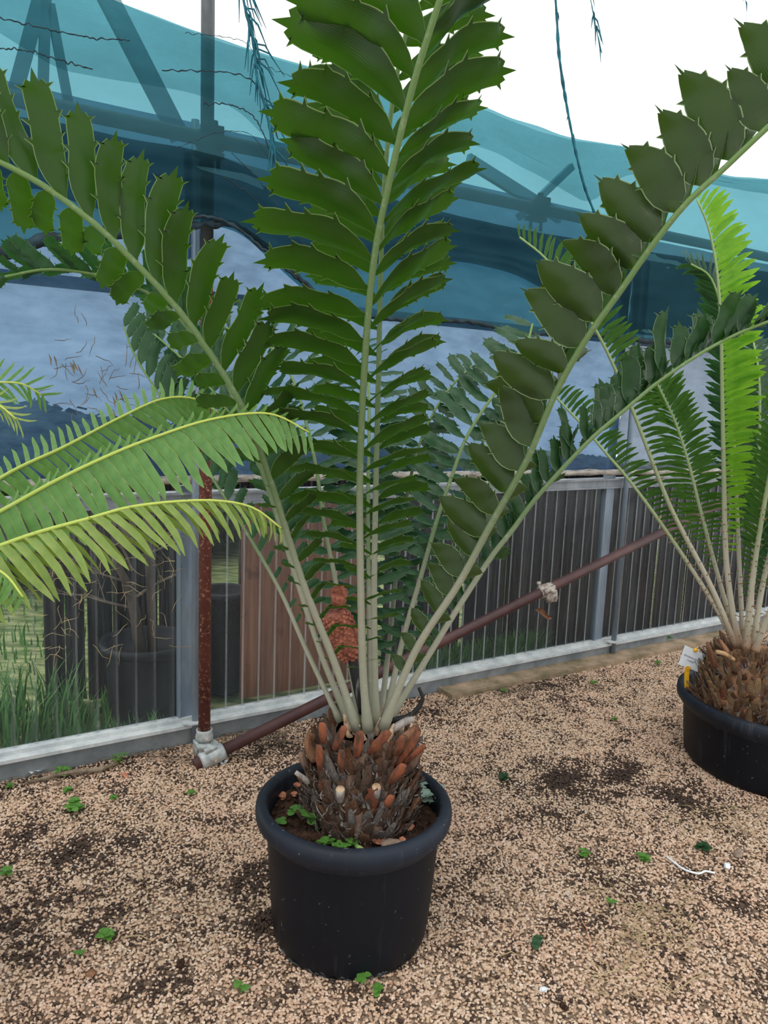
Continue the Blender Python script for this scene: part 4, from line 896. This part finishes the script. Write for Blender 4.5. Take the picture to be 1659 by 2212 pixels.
# second right, leaflets edge-on
pl.frond([(838, 1560, 2.02), (905, 1450, 2.04), (985, 1320, 2.07), (1060, 1205, 2.1), (1107, 1145, 2.12), (1150, 1086, 2.14), (1208, 1020, 2.16), (1278, 947, 2.18), (1341, 893, 2.2), (1421, 826, 2.21), (1516, 762, 2.22), (1600, 718, 2.22), (1700, 680, 2.2)], 'edge_leaflet', 36, [(0, .02), (.15, .06), (.4, .11), (.8, .14), (1, .12)], rad=(.01, .0042), kap=(62, 70), roll=(26, 34), ang=(20, 55), tau=(10, 40), jit=3., wr=(1.1, 1.25), s0=.12, label='lower right frond with leaflets seen edge-on')
pl.finish(298, 'small_leaflets')
# ================================================================ RIGHT PLANT
D0 = Vector((ground(1659, 1729).x, ground(1659, 1729).y, 0)); bd = D0.normalized(); RP = D0+bd*.365
rfr = RP-bd*.41; rz = at(1659, 1576, rfr.y).z
print('right pot', RP, 'rim z', rz, at(1457, 1495, RP.y))
PH2 = rz
pot('plant_pot', RP, PH2, .36, .412, 'wide black plastic pot at the right edge holding the spiny-stalked plant', PH2-.075)
CX2 = at(1612, 1440, RP.y-.02); C2 = Vector((CX2.x, CX2.y, 0))
cy2 = empty('cycad', C2+ZZ*(PH2-.08)); tag(cy2, 'plant with narrow bright green leaflets and prickly pale stalks at the right edge', 'plant')
zt2 = at(1600, 1395, C2.y).z
rc2 = random.Random(21)
caudex(cy2, C2, PH2-.09, zt2, [(0, .17), (.25, .2), (.6, .185), (.85, .145), (1, .095)], 280, .062, (['tan', 'bark2', 'orange', 'bark'], [7, 3, .2, .8], [5, 3, .05, 3]), rc2, tilt=(.15, .8), core='bark2')
for P, w0, w1, m in (([(1545, 1440, C2.y-.12), (1535, 1415, C2.y-.12), (1528, 1388, C2.y-.12)], .016, .006, 'bark2'), ([(1570, 1410, C2.y-.12), (1562, 1395, C2.y-.12), (1552, 1380, C2.y-.12)], .014, .006, 'bark2'), ([(1585, 1425, C2.y-.15), (1565, 1412, C2.y-.17), (1548, 1408, C2.y-.19)], .008, .009, 'tan')):
    part(cy2, 'leaf_base', m, lambda b: flare(b, P, w0, w1), label='flared dry leaf base')
p2 = Plant(cy2); y0 = C2.y
Lr = [(0, .02), (.3, .03), (.4, .08), (.55, .13), (.8, .15), (.93, .12), (1, .06)]
kw = dict(mat='rachisg', spiky=70)
p2.frond([(1597, 1400, y0-.03), (1582, 1320, y0-.04), (1568, 1200, y0-.06), (1563, 1000, y0-.1), (1560, 850, y0-.13), (1557, 700, y0-.17), (1548, 580, y0-.2), (1530, 490, y0-.22), (1505, 430, y0-.24)], 'lime_leaflet', 62, [(0, .02), (.28, .05), (.4, .12), (.6, .155), (.88, .15), (.96, .11), (1, .06)], rad=(.014, .0035), kap=(12, 22), roll=(-14, -14), ang=(-8, 26), tau=(-15, -10), wr=(1., 1.), s0=.24, sides=(0, 1), label='bright lime upright frond', **kw)
p2.frond([(1590, 1400, y0-.02), (1545, 1310, y0-.03), (1448, 1160, y0-.05), (1365, 1045, y0-.06), (1310, 980, y0-.07), (1255, 915, y0-.08), (1205, 862, y0-.09), (1190, 838, y0-.1)], 'dark_leaflet', 44, [(0, .02), (.3, .03), (.4, .07), (.6, .1), (.9, .1), (1, .06)], rad=(.0115, .004), kap=(20, 25), roll=(-18, -18), ang=(-34, 5), tau=(-45, -20), s0=.3, sides=(0, 1), label='low frond leaning far left', **kw)
p2.frond([(1592, 1400, y0-.03), (1535, 1265, y0-.05), (1455, 1110, y0-.08), (1412, 1005, y0-.1), (1372, 900, y0-.13), (1330, 800, y0-.16), (1288, 715, y0-.2), (1240, 640, y0-.24), (1180, 560, y0-.28), (1122, 512, y0-.31)], 'dark_leaflet', 56, [(0, .02), (.28, .04), (.4, .09), (.6, .12), (.85, .13), (.95, .08), (1, .045)], rad=(.0125, .0035), kap=(20, 25), roll=(-18, -20), ang=(-34, 38), tau=(-40, -10), s0=.3, sides=(0, 1), label='long frond leaning left with its tip behind the big plant', **kw)
p2.frond([(1597, 1400, y0+.0), (1558, 1270, y0+.02), (1515, 1110, y0+.03), (1490, 1010, y0+.03), (1462, 920, y0+.02), (1430, 850, y0+.0), (1405, 800, y0-.02)], 'dark_leaflet', 46, [(0, .02), (.35, .05), (.5, .1), (.9, .12), (1, .07)], rad=(.0115, .004), kap=(20, 25), roll=(-35, -40), ang=(-15, 40), tau=(-35, -5), s0=.3, label='frond leaning slightly left behind the two longer ones', **kw)
p2.frond([(1606, 1402, y0+.04), (1598, 1250, y0+.06), (1592, 1100, y0+.08), (1585, 950, y0+.1), (1575, 800, y0+.1), (1560, 680, y0+.08), (1535, 600, y0+.05), (1492, 570, y0+.02)], 'pale_leaflet', 50, [(0, .02), (.35, .06), (.5, .11), (.85, .12), (1, .07)], rad=(.0115, .0035), kap=(25, 25), roll=(0, 0), ang=(20, 60), tau=(-20, -10), s0=.3, label='pale upright frond behind the lime one', **kw)
p2.frond([(1612, 1402, y0-.08), (1622, 1280, y0-.12), (1640, 1150, y0-.17), (1668, 1000, y0-.24), (1705, 850, y0-.32), (1745, 720, y0-.4)], 'dark_leaflet', 42, [(0, .02), (.25, .05), (.4, .1), (.9, .12), (1, .08)], rad=(.0145, .0045), kap=(20, 25), roll=(20, 20), ang=(35, 45), tau=(-35, -20), s0=.18, label='front frond running off the right edge', **kw)
p2.frond([(1625, 1402, y0-.03), (1650, 1250, y0-.02), (1690, 1100, y0-.02), (1740, 950, y0-.04), (1800, 820, y0-.06)], 'pale_leaflet', 44, [(0, .02), (.25, .06), (.4, .13), (.9, .15), (1, .08)], rad=(.014, .004), kap=(25, 25), roll=(0, 0), ang=(35, 40), tau=(-25, -10), s0=.2, label='frond leaning out of view to the right', **kw)
p2.frond([(1632, 1405, y0-.1), (1655, 1340, y0-.14), (1700, 1250, y0-.2), (1780, 1150, y0-.28), (1880, 1080, y0-.36)], 'dark_leaflet', 36, [(0, .02), (.3, .06), (.5, .13), (1, .1)], rad=(.0145, .004), kap=(25, 25), roll=(0, 0), ang=(35, 40), tau=(-25, -10), s0=.35, label='short frond leaning right', **kw)
p2.frond([(1620, 1400, y0+.08), (1625, 1250, y0+.14), (1632, 1100, y0+.2), (1640, 950, y0+.26), (1640, 820, y0+.3), (1628, 740, y0+.33)], 'pale_leaflet', 44, [(0, .02), (.3, .06), (.5, .13), (.9, .13), (1, .08)], rad=(.012, .004), kap=(25, 25), roll=(0, 0), ang=(25, 40), tau=(-15, -10), s0=.25, label='back frond at the right edge', **kw)
p2.finish(298, 'small_leaflets')
# plant tag
tgY = RP.y+.05
q = [at(1480, 1394, tgY), at(1524, 1414, tgY), at(1508, 1452, tgY), at(1465, 1435, tgY)]
tagc = sum(q, Vector())/4
te = empty('plant_tag', at(1486, 1507, tgY)); tag(te, 'white printed tag on a yellow stake in the right pot', 'tag')
bk = Vector((0, .003, 0))
def card(b):
    f = [b.verts.new(p) for p in q]; g = [b.verts.new(p+bk) for p in q]; b.faces.new(f); b.faces.new(g[::-1])
    for k in range(4): b.faces.new((f[k], g[k], g[(k+1) % 4], f[(k+1) % 4]))
part(te, 'card', 'white', card, False)
part(te, 'stake', 'yellow', lambda b: (lambda P: [obox(b, (a_+c_)/2, (c_-a_).normalized(), Vector((0, 1, 0)), (c_-a_).normalized().cross(Vector((0, 1, 0))), (c_-a_).length+.004, .006, .0185) for a_, c_ in zip(P, P[1:])])([at(1484, 1506, tgY-.004), at(1483, 1456, tgY-.004), at(1487, 1441, tgY-.004)]), False)
part(te, 'clip', 'yellow', lambda b: (cyl(b, at(1502, 1404, tgY-.004), at(1502, 1404, tgY+.006), .0095, 14), cyl(b, at(1486, 1444, tgY-.006), at(1486, 1444, tgY+.006), .0105, 14)), True)
ex = (q[1]-q[0]).normalized(); ez = (q[0]-q[3]).normalized(); en = ex.cross(ez).normalized()
if en.y > 0: en = -en
ez = en.cross(ex).normalized()
for txt, off, sz_ in (('ENCEPHALARTOS', .004, .0098), ('CAFFER', -.0115, .0098)):
    cu = bpy.data.curves.new('lettering', 'FONT'); cu.body = txt; cu.size = sz_; cu.align_x = 'CENTER'; cu.align_y = 'CENTER'; cu.extrude = .0002; cu.materials.append(MAT['ink'])
    tmp = bpy.data.objects.new('lettering', cu); C.objects.link(tmp); dg = bpy.context.evaluated_depsgraph_get(); me = bpy.data.meshes.new_from_object(tmp.evaluated_get(dg)); bpy.data.objects.remove(tmp)
    o = link('lettering', me, 'ink', te); p = tagc+ez*off+en*.0006-Vector(te.location)
    o.matrix_local = Matrix(((ex.x, ez.x, en.x, p.x), (ex.y, ez.y, en.y, p.y), (ex.z, ez.z, en.z, p.z), (0, 0, 0, 1)))
# ================================================================ LEFT PLANT (comb fronds entering from the left)
LC = at(-420, 1330, 1.62); LP = Vector((LC.x, LC.y, 0))
pot('plant_pot', LP, .38, .2, .26, 'black plastic pot beyond the left edge holding the comb-leaved plant', .32)
cy3 = empty('cycad', LP+ZZ*.31); tag(cy3, 'plant with long comb-like green fronds reaching in from the left', 'plant')
caudex(cy3, LP, .3, LC.z, [(0, .1), (.5, .11), (1, .07)], 60, .07, (['bark', 'bark2'], [3, 2], [3, 2]), random.Random(5), fibre=False)
print('left crown', LC)
p3 = Plant(cy3); o3 = (-420, 1330, 1.62)
cv = 'comb_leaflet'
p3.frond([o3, (-230, 1190, 1.66), (0, 1033, 1.78), (139, 965, 1.84), (259, 902, 1.9), (350, 862, 1.94), (422, 862, 1.98), (473, 894, 2.02)], cv, 44, [(0, .04), (.2, .065), (.45, .065), (.7, .065), (.9, .06), (1, .04)], rad=(.007, .0022), kap=(32, 32), roll=(-22, -24), ang=(5, 15, -15, 42), tau=(-10, 0), wr=(.95, 1.), Bscale=1.6, s0=.12, mat='rachisy', jit=.6, label='upper comb frond', hint=(0, 1, .2))
p3.frond([o3, (-230, 1230, 1.55), (0, 1105, 1.58), (131, 1033, 1.6), (255, 975, 1.62), (346, 940, 1.64), (442, 909, 1.66), (537, 893, 1.68), (600, 898, 1.7), (668, 934, 1.72)], cv, 47, [(0, .04), (.2, .06), (.45, .068), (.7, .07), (.85, .058), (.95, .04), (1, .025)], rad=(.007, .002), kap=(38, 38), roll=(-36, -36), ang=(10, 35, -38, 40), tau=(-5, 5), wr=(.88, .92), s0=.12, Bscale=2.0, mat='rachisy', jit=.6, label='middle comb frond with its tip by the big plant', hint=(0, 1, 0))
p3.frond([o3, (-220, 1250, 1.5), (-60, 1200, 1.48), (72, 1153, 1.48), (191, 1120, 1.49), (278, 1096, 1.5), (382, 1083, 1.52), (477, 1082, 1.54), (549, 1098, 1.56), (607, 1141, 1.58)], 'yellow_leaflet', 38, [(0, .05), (.2, .13), (.45, .15), (.7, .13), (.85, .095), (1, .035)], rad=(.007, .002), kap=(-72, -62), roll=(0, 0), ang=(8, 45, 22, 50), tau=(-20, -20), wr=(.62, .7), s0=.12, mat='rachisy', jit=.9, label='lowest comb frond, yellowish green', hint=(0, 0, 1))
p3.frond([o3, (-300, 1050, 1.75), (-160, 880, 1.9), (-60, 832, 1.97), (0, 826, 2.0), (50, 830, 2.02), (92, 855, 2.05)], cv, 30, [(0, .04), (.3, .08), (.7, .1), (1, .05)], rad=(.008, .002), kap=(20, 20), roll=(-20, -20), ang=(20, 45), tau=(0, 0), wr=(.7, .7), s0=.2, mat='rachisy', label='comb frond tip at the left edge', hint=(0, 1, .3))
p3.frond([o3, (-300, 1100, 1.55), (-150, 940, 1.5), (-60, 860, 1.5), (-10, 870, 1.5), (35, 905, 1.5)], 'yellow_leaflet', 34, [(0, .04), (.4, .07), (.8, .07), (1, .04)], rad=(.007, .0018), kap=(20, 20), roll=(-20, -20), ang=(40, 60), tau=(0, 0), wr=(.6, .6), s0=.3, mat='rachisy', label='yellow frond tip at the left edge', hint=(0, 1, .3))
p3.frond([o3, (-280, 1240, 1.5), (-140, 1210, 1.46), (-50, 1215, 1.44), (10, 1240, 1.43), (50, 1290, 1.42)], cv, 34, [(0, .04), (.4, .1), (.8, .08), (1, .04)], rad=(.008, .002), kap=(-60, -60), roll=(0, 0), ang=(20, 30), tau=(-20, -20), wr=(.9, .9), s0=.2, mat='rachisy', label='drooping comb frond at the left edge', hint=(0, 0, 1))
p3.finish(298, 'small_leaflets')
# ================================================================ SMALL THINGS
def weedf(b, c, h, n, ls, rr, round_=True, spread=1.):
    uv = b.loops.layers.uv.new('UVMap')
    for i in range(n):
        a_ = rr.uniform(0, 6.28); r = h*rr.uniform(.2, .9)*spread; t_ = Vector(c)+Vector((math.cos(a_)*r, math.sin(a_)*r, h*rr.uniform(.35, 1))); m = Vector(c).lerp(t_, .5)+ZZ*h*.15
        tube(b, [Vector(c)-ZZ*.003, m, t_], .0009, 4, caps=False, uv=uv)
        for k in range(3 if round_ else 2):
            b_ = a_+k*2.1; s_ = ls*rr.uniform(.7, 1.15); d = Vector((math.cos(b_), math.sin(b_), rr.uniform(-.1, .35))).normalized(); sd = Vector((-math.sin(b_), math.cos(b_), 0)); prof = [(0, .08), (.25, .42), (.55, .52), (.85, .36), (1, .08)] if round_ else [(0, .05), (.3, .2), (.7, .16), (1, .02)]
            g = [[b.verts.new(t_+d*s_*x+sd*s_*w_*v+ZZ*(.15*s_*abs(v)*w_-.1*s_*x*x)) for v in (-1, 0, 1)] for x, w_ in prof]
            for u_, (p_, q_) in enumerate(zip(g, g[1:])):
                for v in (0, 1):
                    f = b.faces.new((p_[v], p_[v+1], q_[v+1], q_[v]))
                    for l in f.loops: l[uv].uv = (.5, .5)
def weed(px, py, h, n, ls, lab, surf=None, mat='weed', round_=True, spread=1., name='weed'):
    p = ground(px, py, surf or .004); rr = random.Random(int(px*3+py))
    b = bmesh.new(); weedf(b, p, h, n, ls, rr, round_, spread); tag(bmobj(b, name, mat), lab, 'weed', 'weeds in the big pot' if surf and surf > .1 else 'weeds in the gravel')
sz_ = PH-.055
weed(162, 1752, .03, 7, .024, 'pale green broad-leaved weed in open gravel at the left'); weed(135, 1675, .03, 12, .016, 'clump of low clover beside the white scrap at the left sill')
weed(258, 1648, .04, 12, .018, 'grassy weed by the sill left of the rusty post', round_=False); weed(213, 1620, .035, 4, .016, 'small weed at the sill left of the grassy weed'); weed(232, 1598, .05, 4, .02, 'dark weed touching the left sill')
weed(12, 1888, .02, 5, .016, 'small bright weed at the left edge of the gravel'); weed(232, 2030, .025, 6, .016, 'upright weed in the gravel at the lower left'); weed(173, 2062, .01, 2, .01, 'tiny weed seedling left of the lower left weed')
weed(521, 2142, .018, 3, .014, 'tiny weed in the gravel left of the big pot base'); weed(786, 2126, .03, 5, .018, 'small clover against the front base of the big pot'); weed(816, 2142, .012, 3, .015, 'clover leaf just right of the weed at the pot base')
weed(1262, 1848, .02, 5, .016, 'weed in the middle of the right gravel'); weed(1392, 1862, .02, 5, .02, 'weed right of the middle one, with a dark leaf'); weed(1320, 1952, .014, 3, .012, 'tiny weed among dry grass at the right'); weed(1524, 1836, .02, 3, .022, 'weed leaf above the white string', mat='hollyback')
weed(1085, 1683, .022, 5, .018, 'dull weed beside the dark soil patch', mat='hollyback'); weed(1327, 1418, .02, 9, .014, 'low weeds on the kerb under the right wall tube'); weed(1421, 1436, .018, 6, .013, 'little weed near the kerb below the wall'); weed(1443, 1382, .03, 12, .016, 'moss-green weed growing on the kerb', surf=.03); weed(1281, 1478, .02, 7, .013, 'small weed in the gravel right of the brace pipe'); weed(1087, 1496, .018, 5, .013, 'small weed near the wall right of the big plant'); weed(1330, 1556, .012, 4, .012, 'faint weed in the gravel left of the right pot'); weed(413, 1716, .012, 3, .014, 'little weed below the base coupler'); weed(240, 1727, .012, 3, .014, 'tiny weed right of the broad-leaved weed'); weed(25, 1700, .015, 4, .014, 'dim weed near the left end of the sill'); weed(148, 1708, .014, 5, .016, 'weed just below the clover clump')
weed(636, 1757, .02, 4, .02, 'small weed in the left of the big pot', surf=sz_); weed(608, 1778, .012, 2, .018, 'single-leaved weed by the left rim of the big pot', surf=sz_); weed(686, 1795, .045, 6, .022, 'tall weed with heart-shaped leaves in the big pot', surf=sz_)
weed(700, 1828, .02, 12, .012, 'bright clover against the front rim, leftmost clump', surf=sz_); weed(735, 1837, .02, 13, .012, 'bright clover against the front rim, middle clump', surf=sz_); weed(763, 1830, .018, 6, .012, 'bright clover against the front rim, right clump', surf=sz_)
weed(928, 1735, .045, 12, .02, 'silvery-leaved weed at the right side of the big pot', surf=sz_, mat='silver')
def chip(px, py, s_, lab, surf, mat='chip', flat=.6, name='bark_chip', cat='chip'):
    p = ground(px, py, surf); b = bmesh.new(); blob(b, p+ZZ*s_*.3, s_, 2, .3, (1.2, .8, flat), freq=1.2); o = bmobj(b, name, mat, None, False); tag(o, lab, cat, {'bark_chip': 'chips on the soil of the big pot', 'pebble': 'odd pebbles on the gravel', 'clod': 'dark clods on the gravel'}.get(name))
for (x, y, s_, lab) in ((616, 1696, .011, 'small tan chip at the back left of the big pot'), (641, 1697, .013, 'orange chip right of the small tan chip in the big pot'), (610, 1722, .014, 'terracotta chip by the left rim of the big pot'), (636, 1716, .010, 'brown chip between the others at the left of the big pot'), (882, 1790, .015, 'split orange chip at the right of the big pot'), (870, 1818, .012, 'round orange chip near the front right rim'), (820, 1806, .015, 'upper orange chip of the heap at the front of the pot'), (813, 1820, .013, 'lower left orange chip of the heap'), (830, 1822, .012, 'lower right orange chip of the heap')):
    chip(x, y, s_, lab, sz_)
chip(850, 1836, .034, 'flat brown stone pressed against the front rim of the big pot', sz_, 'stone', .45, 'stone', 'stone')
standalone('seed_pod', 'pod', lambda b: tube(b, [ground(768, 1826, sz_+.008), ground(778, 1834, sz_+.01), ground(790, 1841, sz_+.008)], [.005, .008, .005], 9), 'pale green pod beside the clover in the big pot', 'pod')
standalone('string', 'white', lambda b: tube(b, spline([ground(1440, 1850, .008), ground(1458, 1864, .01), ground(1478, 1878, .008), ground(1508, 1887, .009), ground(1524, 1882, .012), ground(1544, 1886, .008)], 40)[0], .0034, 6), 'white plastic string lying on the gravel at the right', 'string')
chip(1175, 2139, .009, 'bright white pebble in the lower right gravel', .005, 'white', .7, 'pebble', 'pebble'); chip(1218, 2176, .011, 'dark brown pebble in the lower right gravel', .005, 'potting', .8, 'pebble', 'pebble'); chip(1594, 1846, .02, 'grey flat stone in the gravel right of the white string', .005, 'stone', .5, 'stone', 'stone'); chip(270, 1676, .014, 'brown pebble below the grassy weed', .004, 'chip', .7, 'pebble', 'pebble'); chip(1570, 1872, .012, 'pale pebble below the grey flat stone', .005, 'white', .7, 'pebble', 'pebble'); chip(390, 2085, .013, 'dark clod in the gravel at the lower left', .005, 'potting', .8, 'clod', 'clod'); chip(197, 2105, .012, 'dark red clod at the lower left', .005, 'bark2', .8, 'clod', 'clod')
# fallen leaf and scrap
b = bmesh.new(); me = leaf_mesh('fallen_leaf', 'holly', .1, .05, .2, 4); o = link('fallen_leaf', me, 'hollyback'); g = ground(1155, 2052, .012); o.location = g; o.scale = (.055, .075, .05); o.rotation_euler = (.2, -.15, 1.15); tag(o, 'dark green spiny leaflet lying on the gravel right of the pot', 'leaf'); b.free()
def scrap(b):
    c_ = ground(84, 1664, .012); rr = random.Random(1); g = [[b.verts.new(c_+WU*(i-2.5)*.013*(1+.2*rr.uniform(-1, 1))+Vector((0, 1, 0))*(j-1.5)*.014+ZZ*(.012*rr.random())) for j in range(4)] for i in range(6)]
    for i in range(5):
        for j in range(3): b.faces.new((g[i][j], g[i+1][j], g[i+1][j+1], g[i][j+1]))
standalone('paper_scrap', 'white', scrap, 'crumpled white scrap on the ground by the left sill', 'scrap', False)
# straws and twigs: single ones, then uncountable litter
def straw(px, py, qx, qy, lab, mat='straw', r=.0016, name='straw'):
    a_, c_ = ground(px, py, .009), ground(qx, qy, .009); m = (a_+c_)/2+ZZ*.008+Vector((.006, .006, 0)); standalone(name, mat, lambda b: tube(b, [a_, m, c_], [r, r*1.1, r*.6], 5), lab, 'straw', 'single straws on the gravel')
straw(1250, 1975, 1278, 2058, 'orange-brown curved straw at the right', 'chip'); straw(1455, 2145, 1535, 2100, 'long pale straw at the lower right', r=.002); straw(1252, 1928, 1322, 1931, 'thin straw above the dry grass at the right'); straw(590, 2002, 660, 2070, 'thin twig left of the big pot', 'twig') if False else None
straw(262, 2025, 330, 2033, 'thin straw right of the lower left weed'); straw(1080, 2065, 1120, 2064, 'short pale straw left of the fallen leaflet')
def litter(n, region, mat, lab, name, cat, L, r, seed, z=.008):
    rr = random.Random(seed); b = bmesh.new()
    for i in range(n):
        (x0, y0_, x1, y1) = rr.choice(region); p = ground(rr.uniform(x0, x1), rr.uniform(y0_, y1), z); a_ = rr.uniform(0, 6.28); l = L*rr.uniform(.4, 1.2); d = Vector((math.cos(a_), math.sin(a_), rr.uniform(-.05, .15)))
        tube(b, [p-d*l/2, p+ZZ*.004+Vector((rr.uniform(-1, 1), rr.uniform(-1, 1), 0))*l*.1, p+d*l/2], [r*.7, r, r*.4], 4, caps=False)
    tag(bmobj(b, name, mat), lab, cat, kind='stuff')
litter(230, [(1290, 1900, 1500, 2050), (1340, 1950, 1480, 2030), (1270, 2020, 1450, 2150), (1450, 1740, 1659, 1800)], 'straw', 'loose dry grass scattered on the right gravel', 'dry_grass', 'grass', .07, .0011, 3)
litter(520, [(470, 1560, 700, 1640), (180, 1600, 420, 1650), (480, 1570, 620, 1610), (930, 1480, 1150, 1500)], 'twig', 'thin twigs and debris along the wall base', 'twig_litter', 'litter', .06, .0014, 4)
litter(260, [(1020, 1440, 1400, 1500), (900, 1480, 1200, 1530), (0, 1660, 200, 1700)], 'twig', 'sparse dark debris near the kerb', 'debris', 'litter', .035, .0016, 6)
litter(120, [(0, 1700, 1659, 2212)], 'twig', 'odd straws scattered over the open gravel', 'dry_grass', 'grass', .05, .0009, 8)
rbz = random.Random(6)
standalone('dead_branch', 'twig', lambda b: tube(b, [ground(60, 1690, .01), ground(150, 1668, .02), ground(215, 1662, .018), ground(250, 1650, .012)], [.006, .009, .01, .006], 8), 'dead branch lying under the sill at the left', 'branch')

rq = random.Random(31)
def rootsf(b):
    for k in range(46):
        x, y = rq.gauss(200, 75), rq.gauss(815, 60); x = min(340, max(30, x)); P = []
        a_ = rq.uniform(-1.8, 1.8)
        for i in range(5):
            P.append(wpt(x, y, .03)); a_ += rq.uniform(-.5, .5); x += math.cos(a_)*rq.uniform(4, 15); y += math.sin(a_)*rq.uniform(4, 15)
        tube(b, P, [.0012, .0014, .0014, .001, .0006], 4, caps=False)
    for k in range(12):
        x, y = rq.choice([(110, 770), (135, 700), (250, 850), (240, 880), (160, 780), (205, 835)]); x += rq.uniform(-8, 8); y += rq.uniform(-8, 8); tube(b, [wpt(x, y, .03), wpt(x+4, y+10, .034), wpt(x+rq.uniform(0, 12), y+24, .03)], [.001, .0035, .0008], 5, caps=False)
standalone('dried_roots', 'twig', rootsf, 'brown dried creeper roots clinging to the blue film at the left', 'roots', kind='stuff')
def roots2(b):
    for k in range(60):
        x, y = rq.uniform(90, 420), rq.uniform(1150, 1430); P = []; a_ = rq.uniform(0, 6.28)
        for i in range(5):
            P.append(wpt(x, y, .03)); a_ += rq.uniform(-.7, .7); x += math.cos(a_)*rq.uniform(5, 18); y += math.sin(a_)*rq.uniform(5, 18)
        tube(b, P, [.0007, .001, .001, .0008, .0004], 4, caps=False)
standalone('dried_roots', 'straw', roots2, 'fine pale dried roots clinging to the clear sheet left of the rusty post', 'roots', kind='stuff')
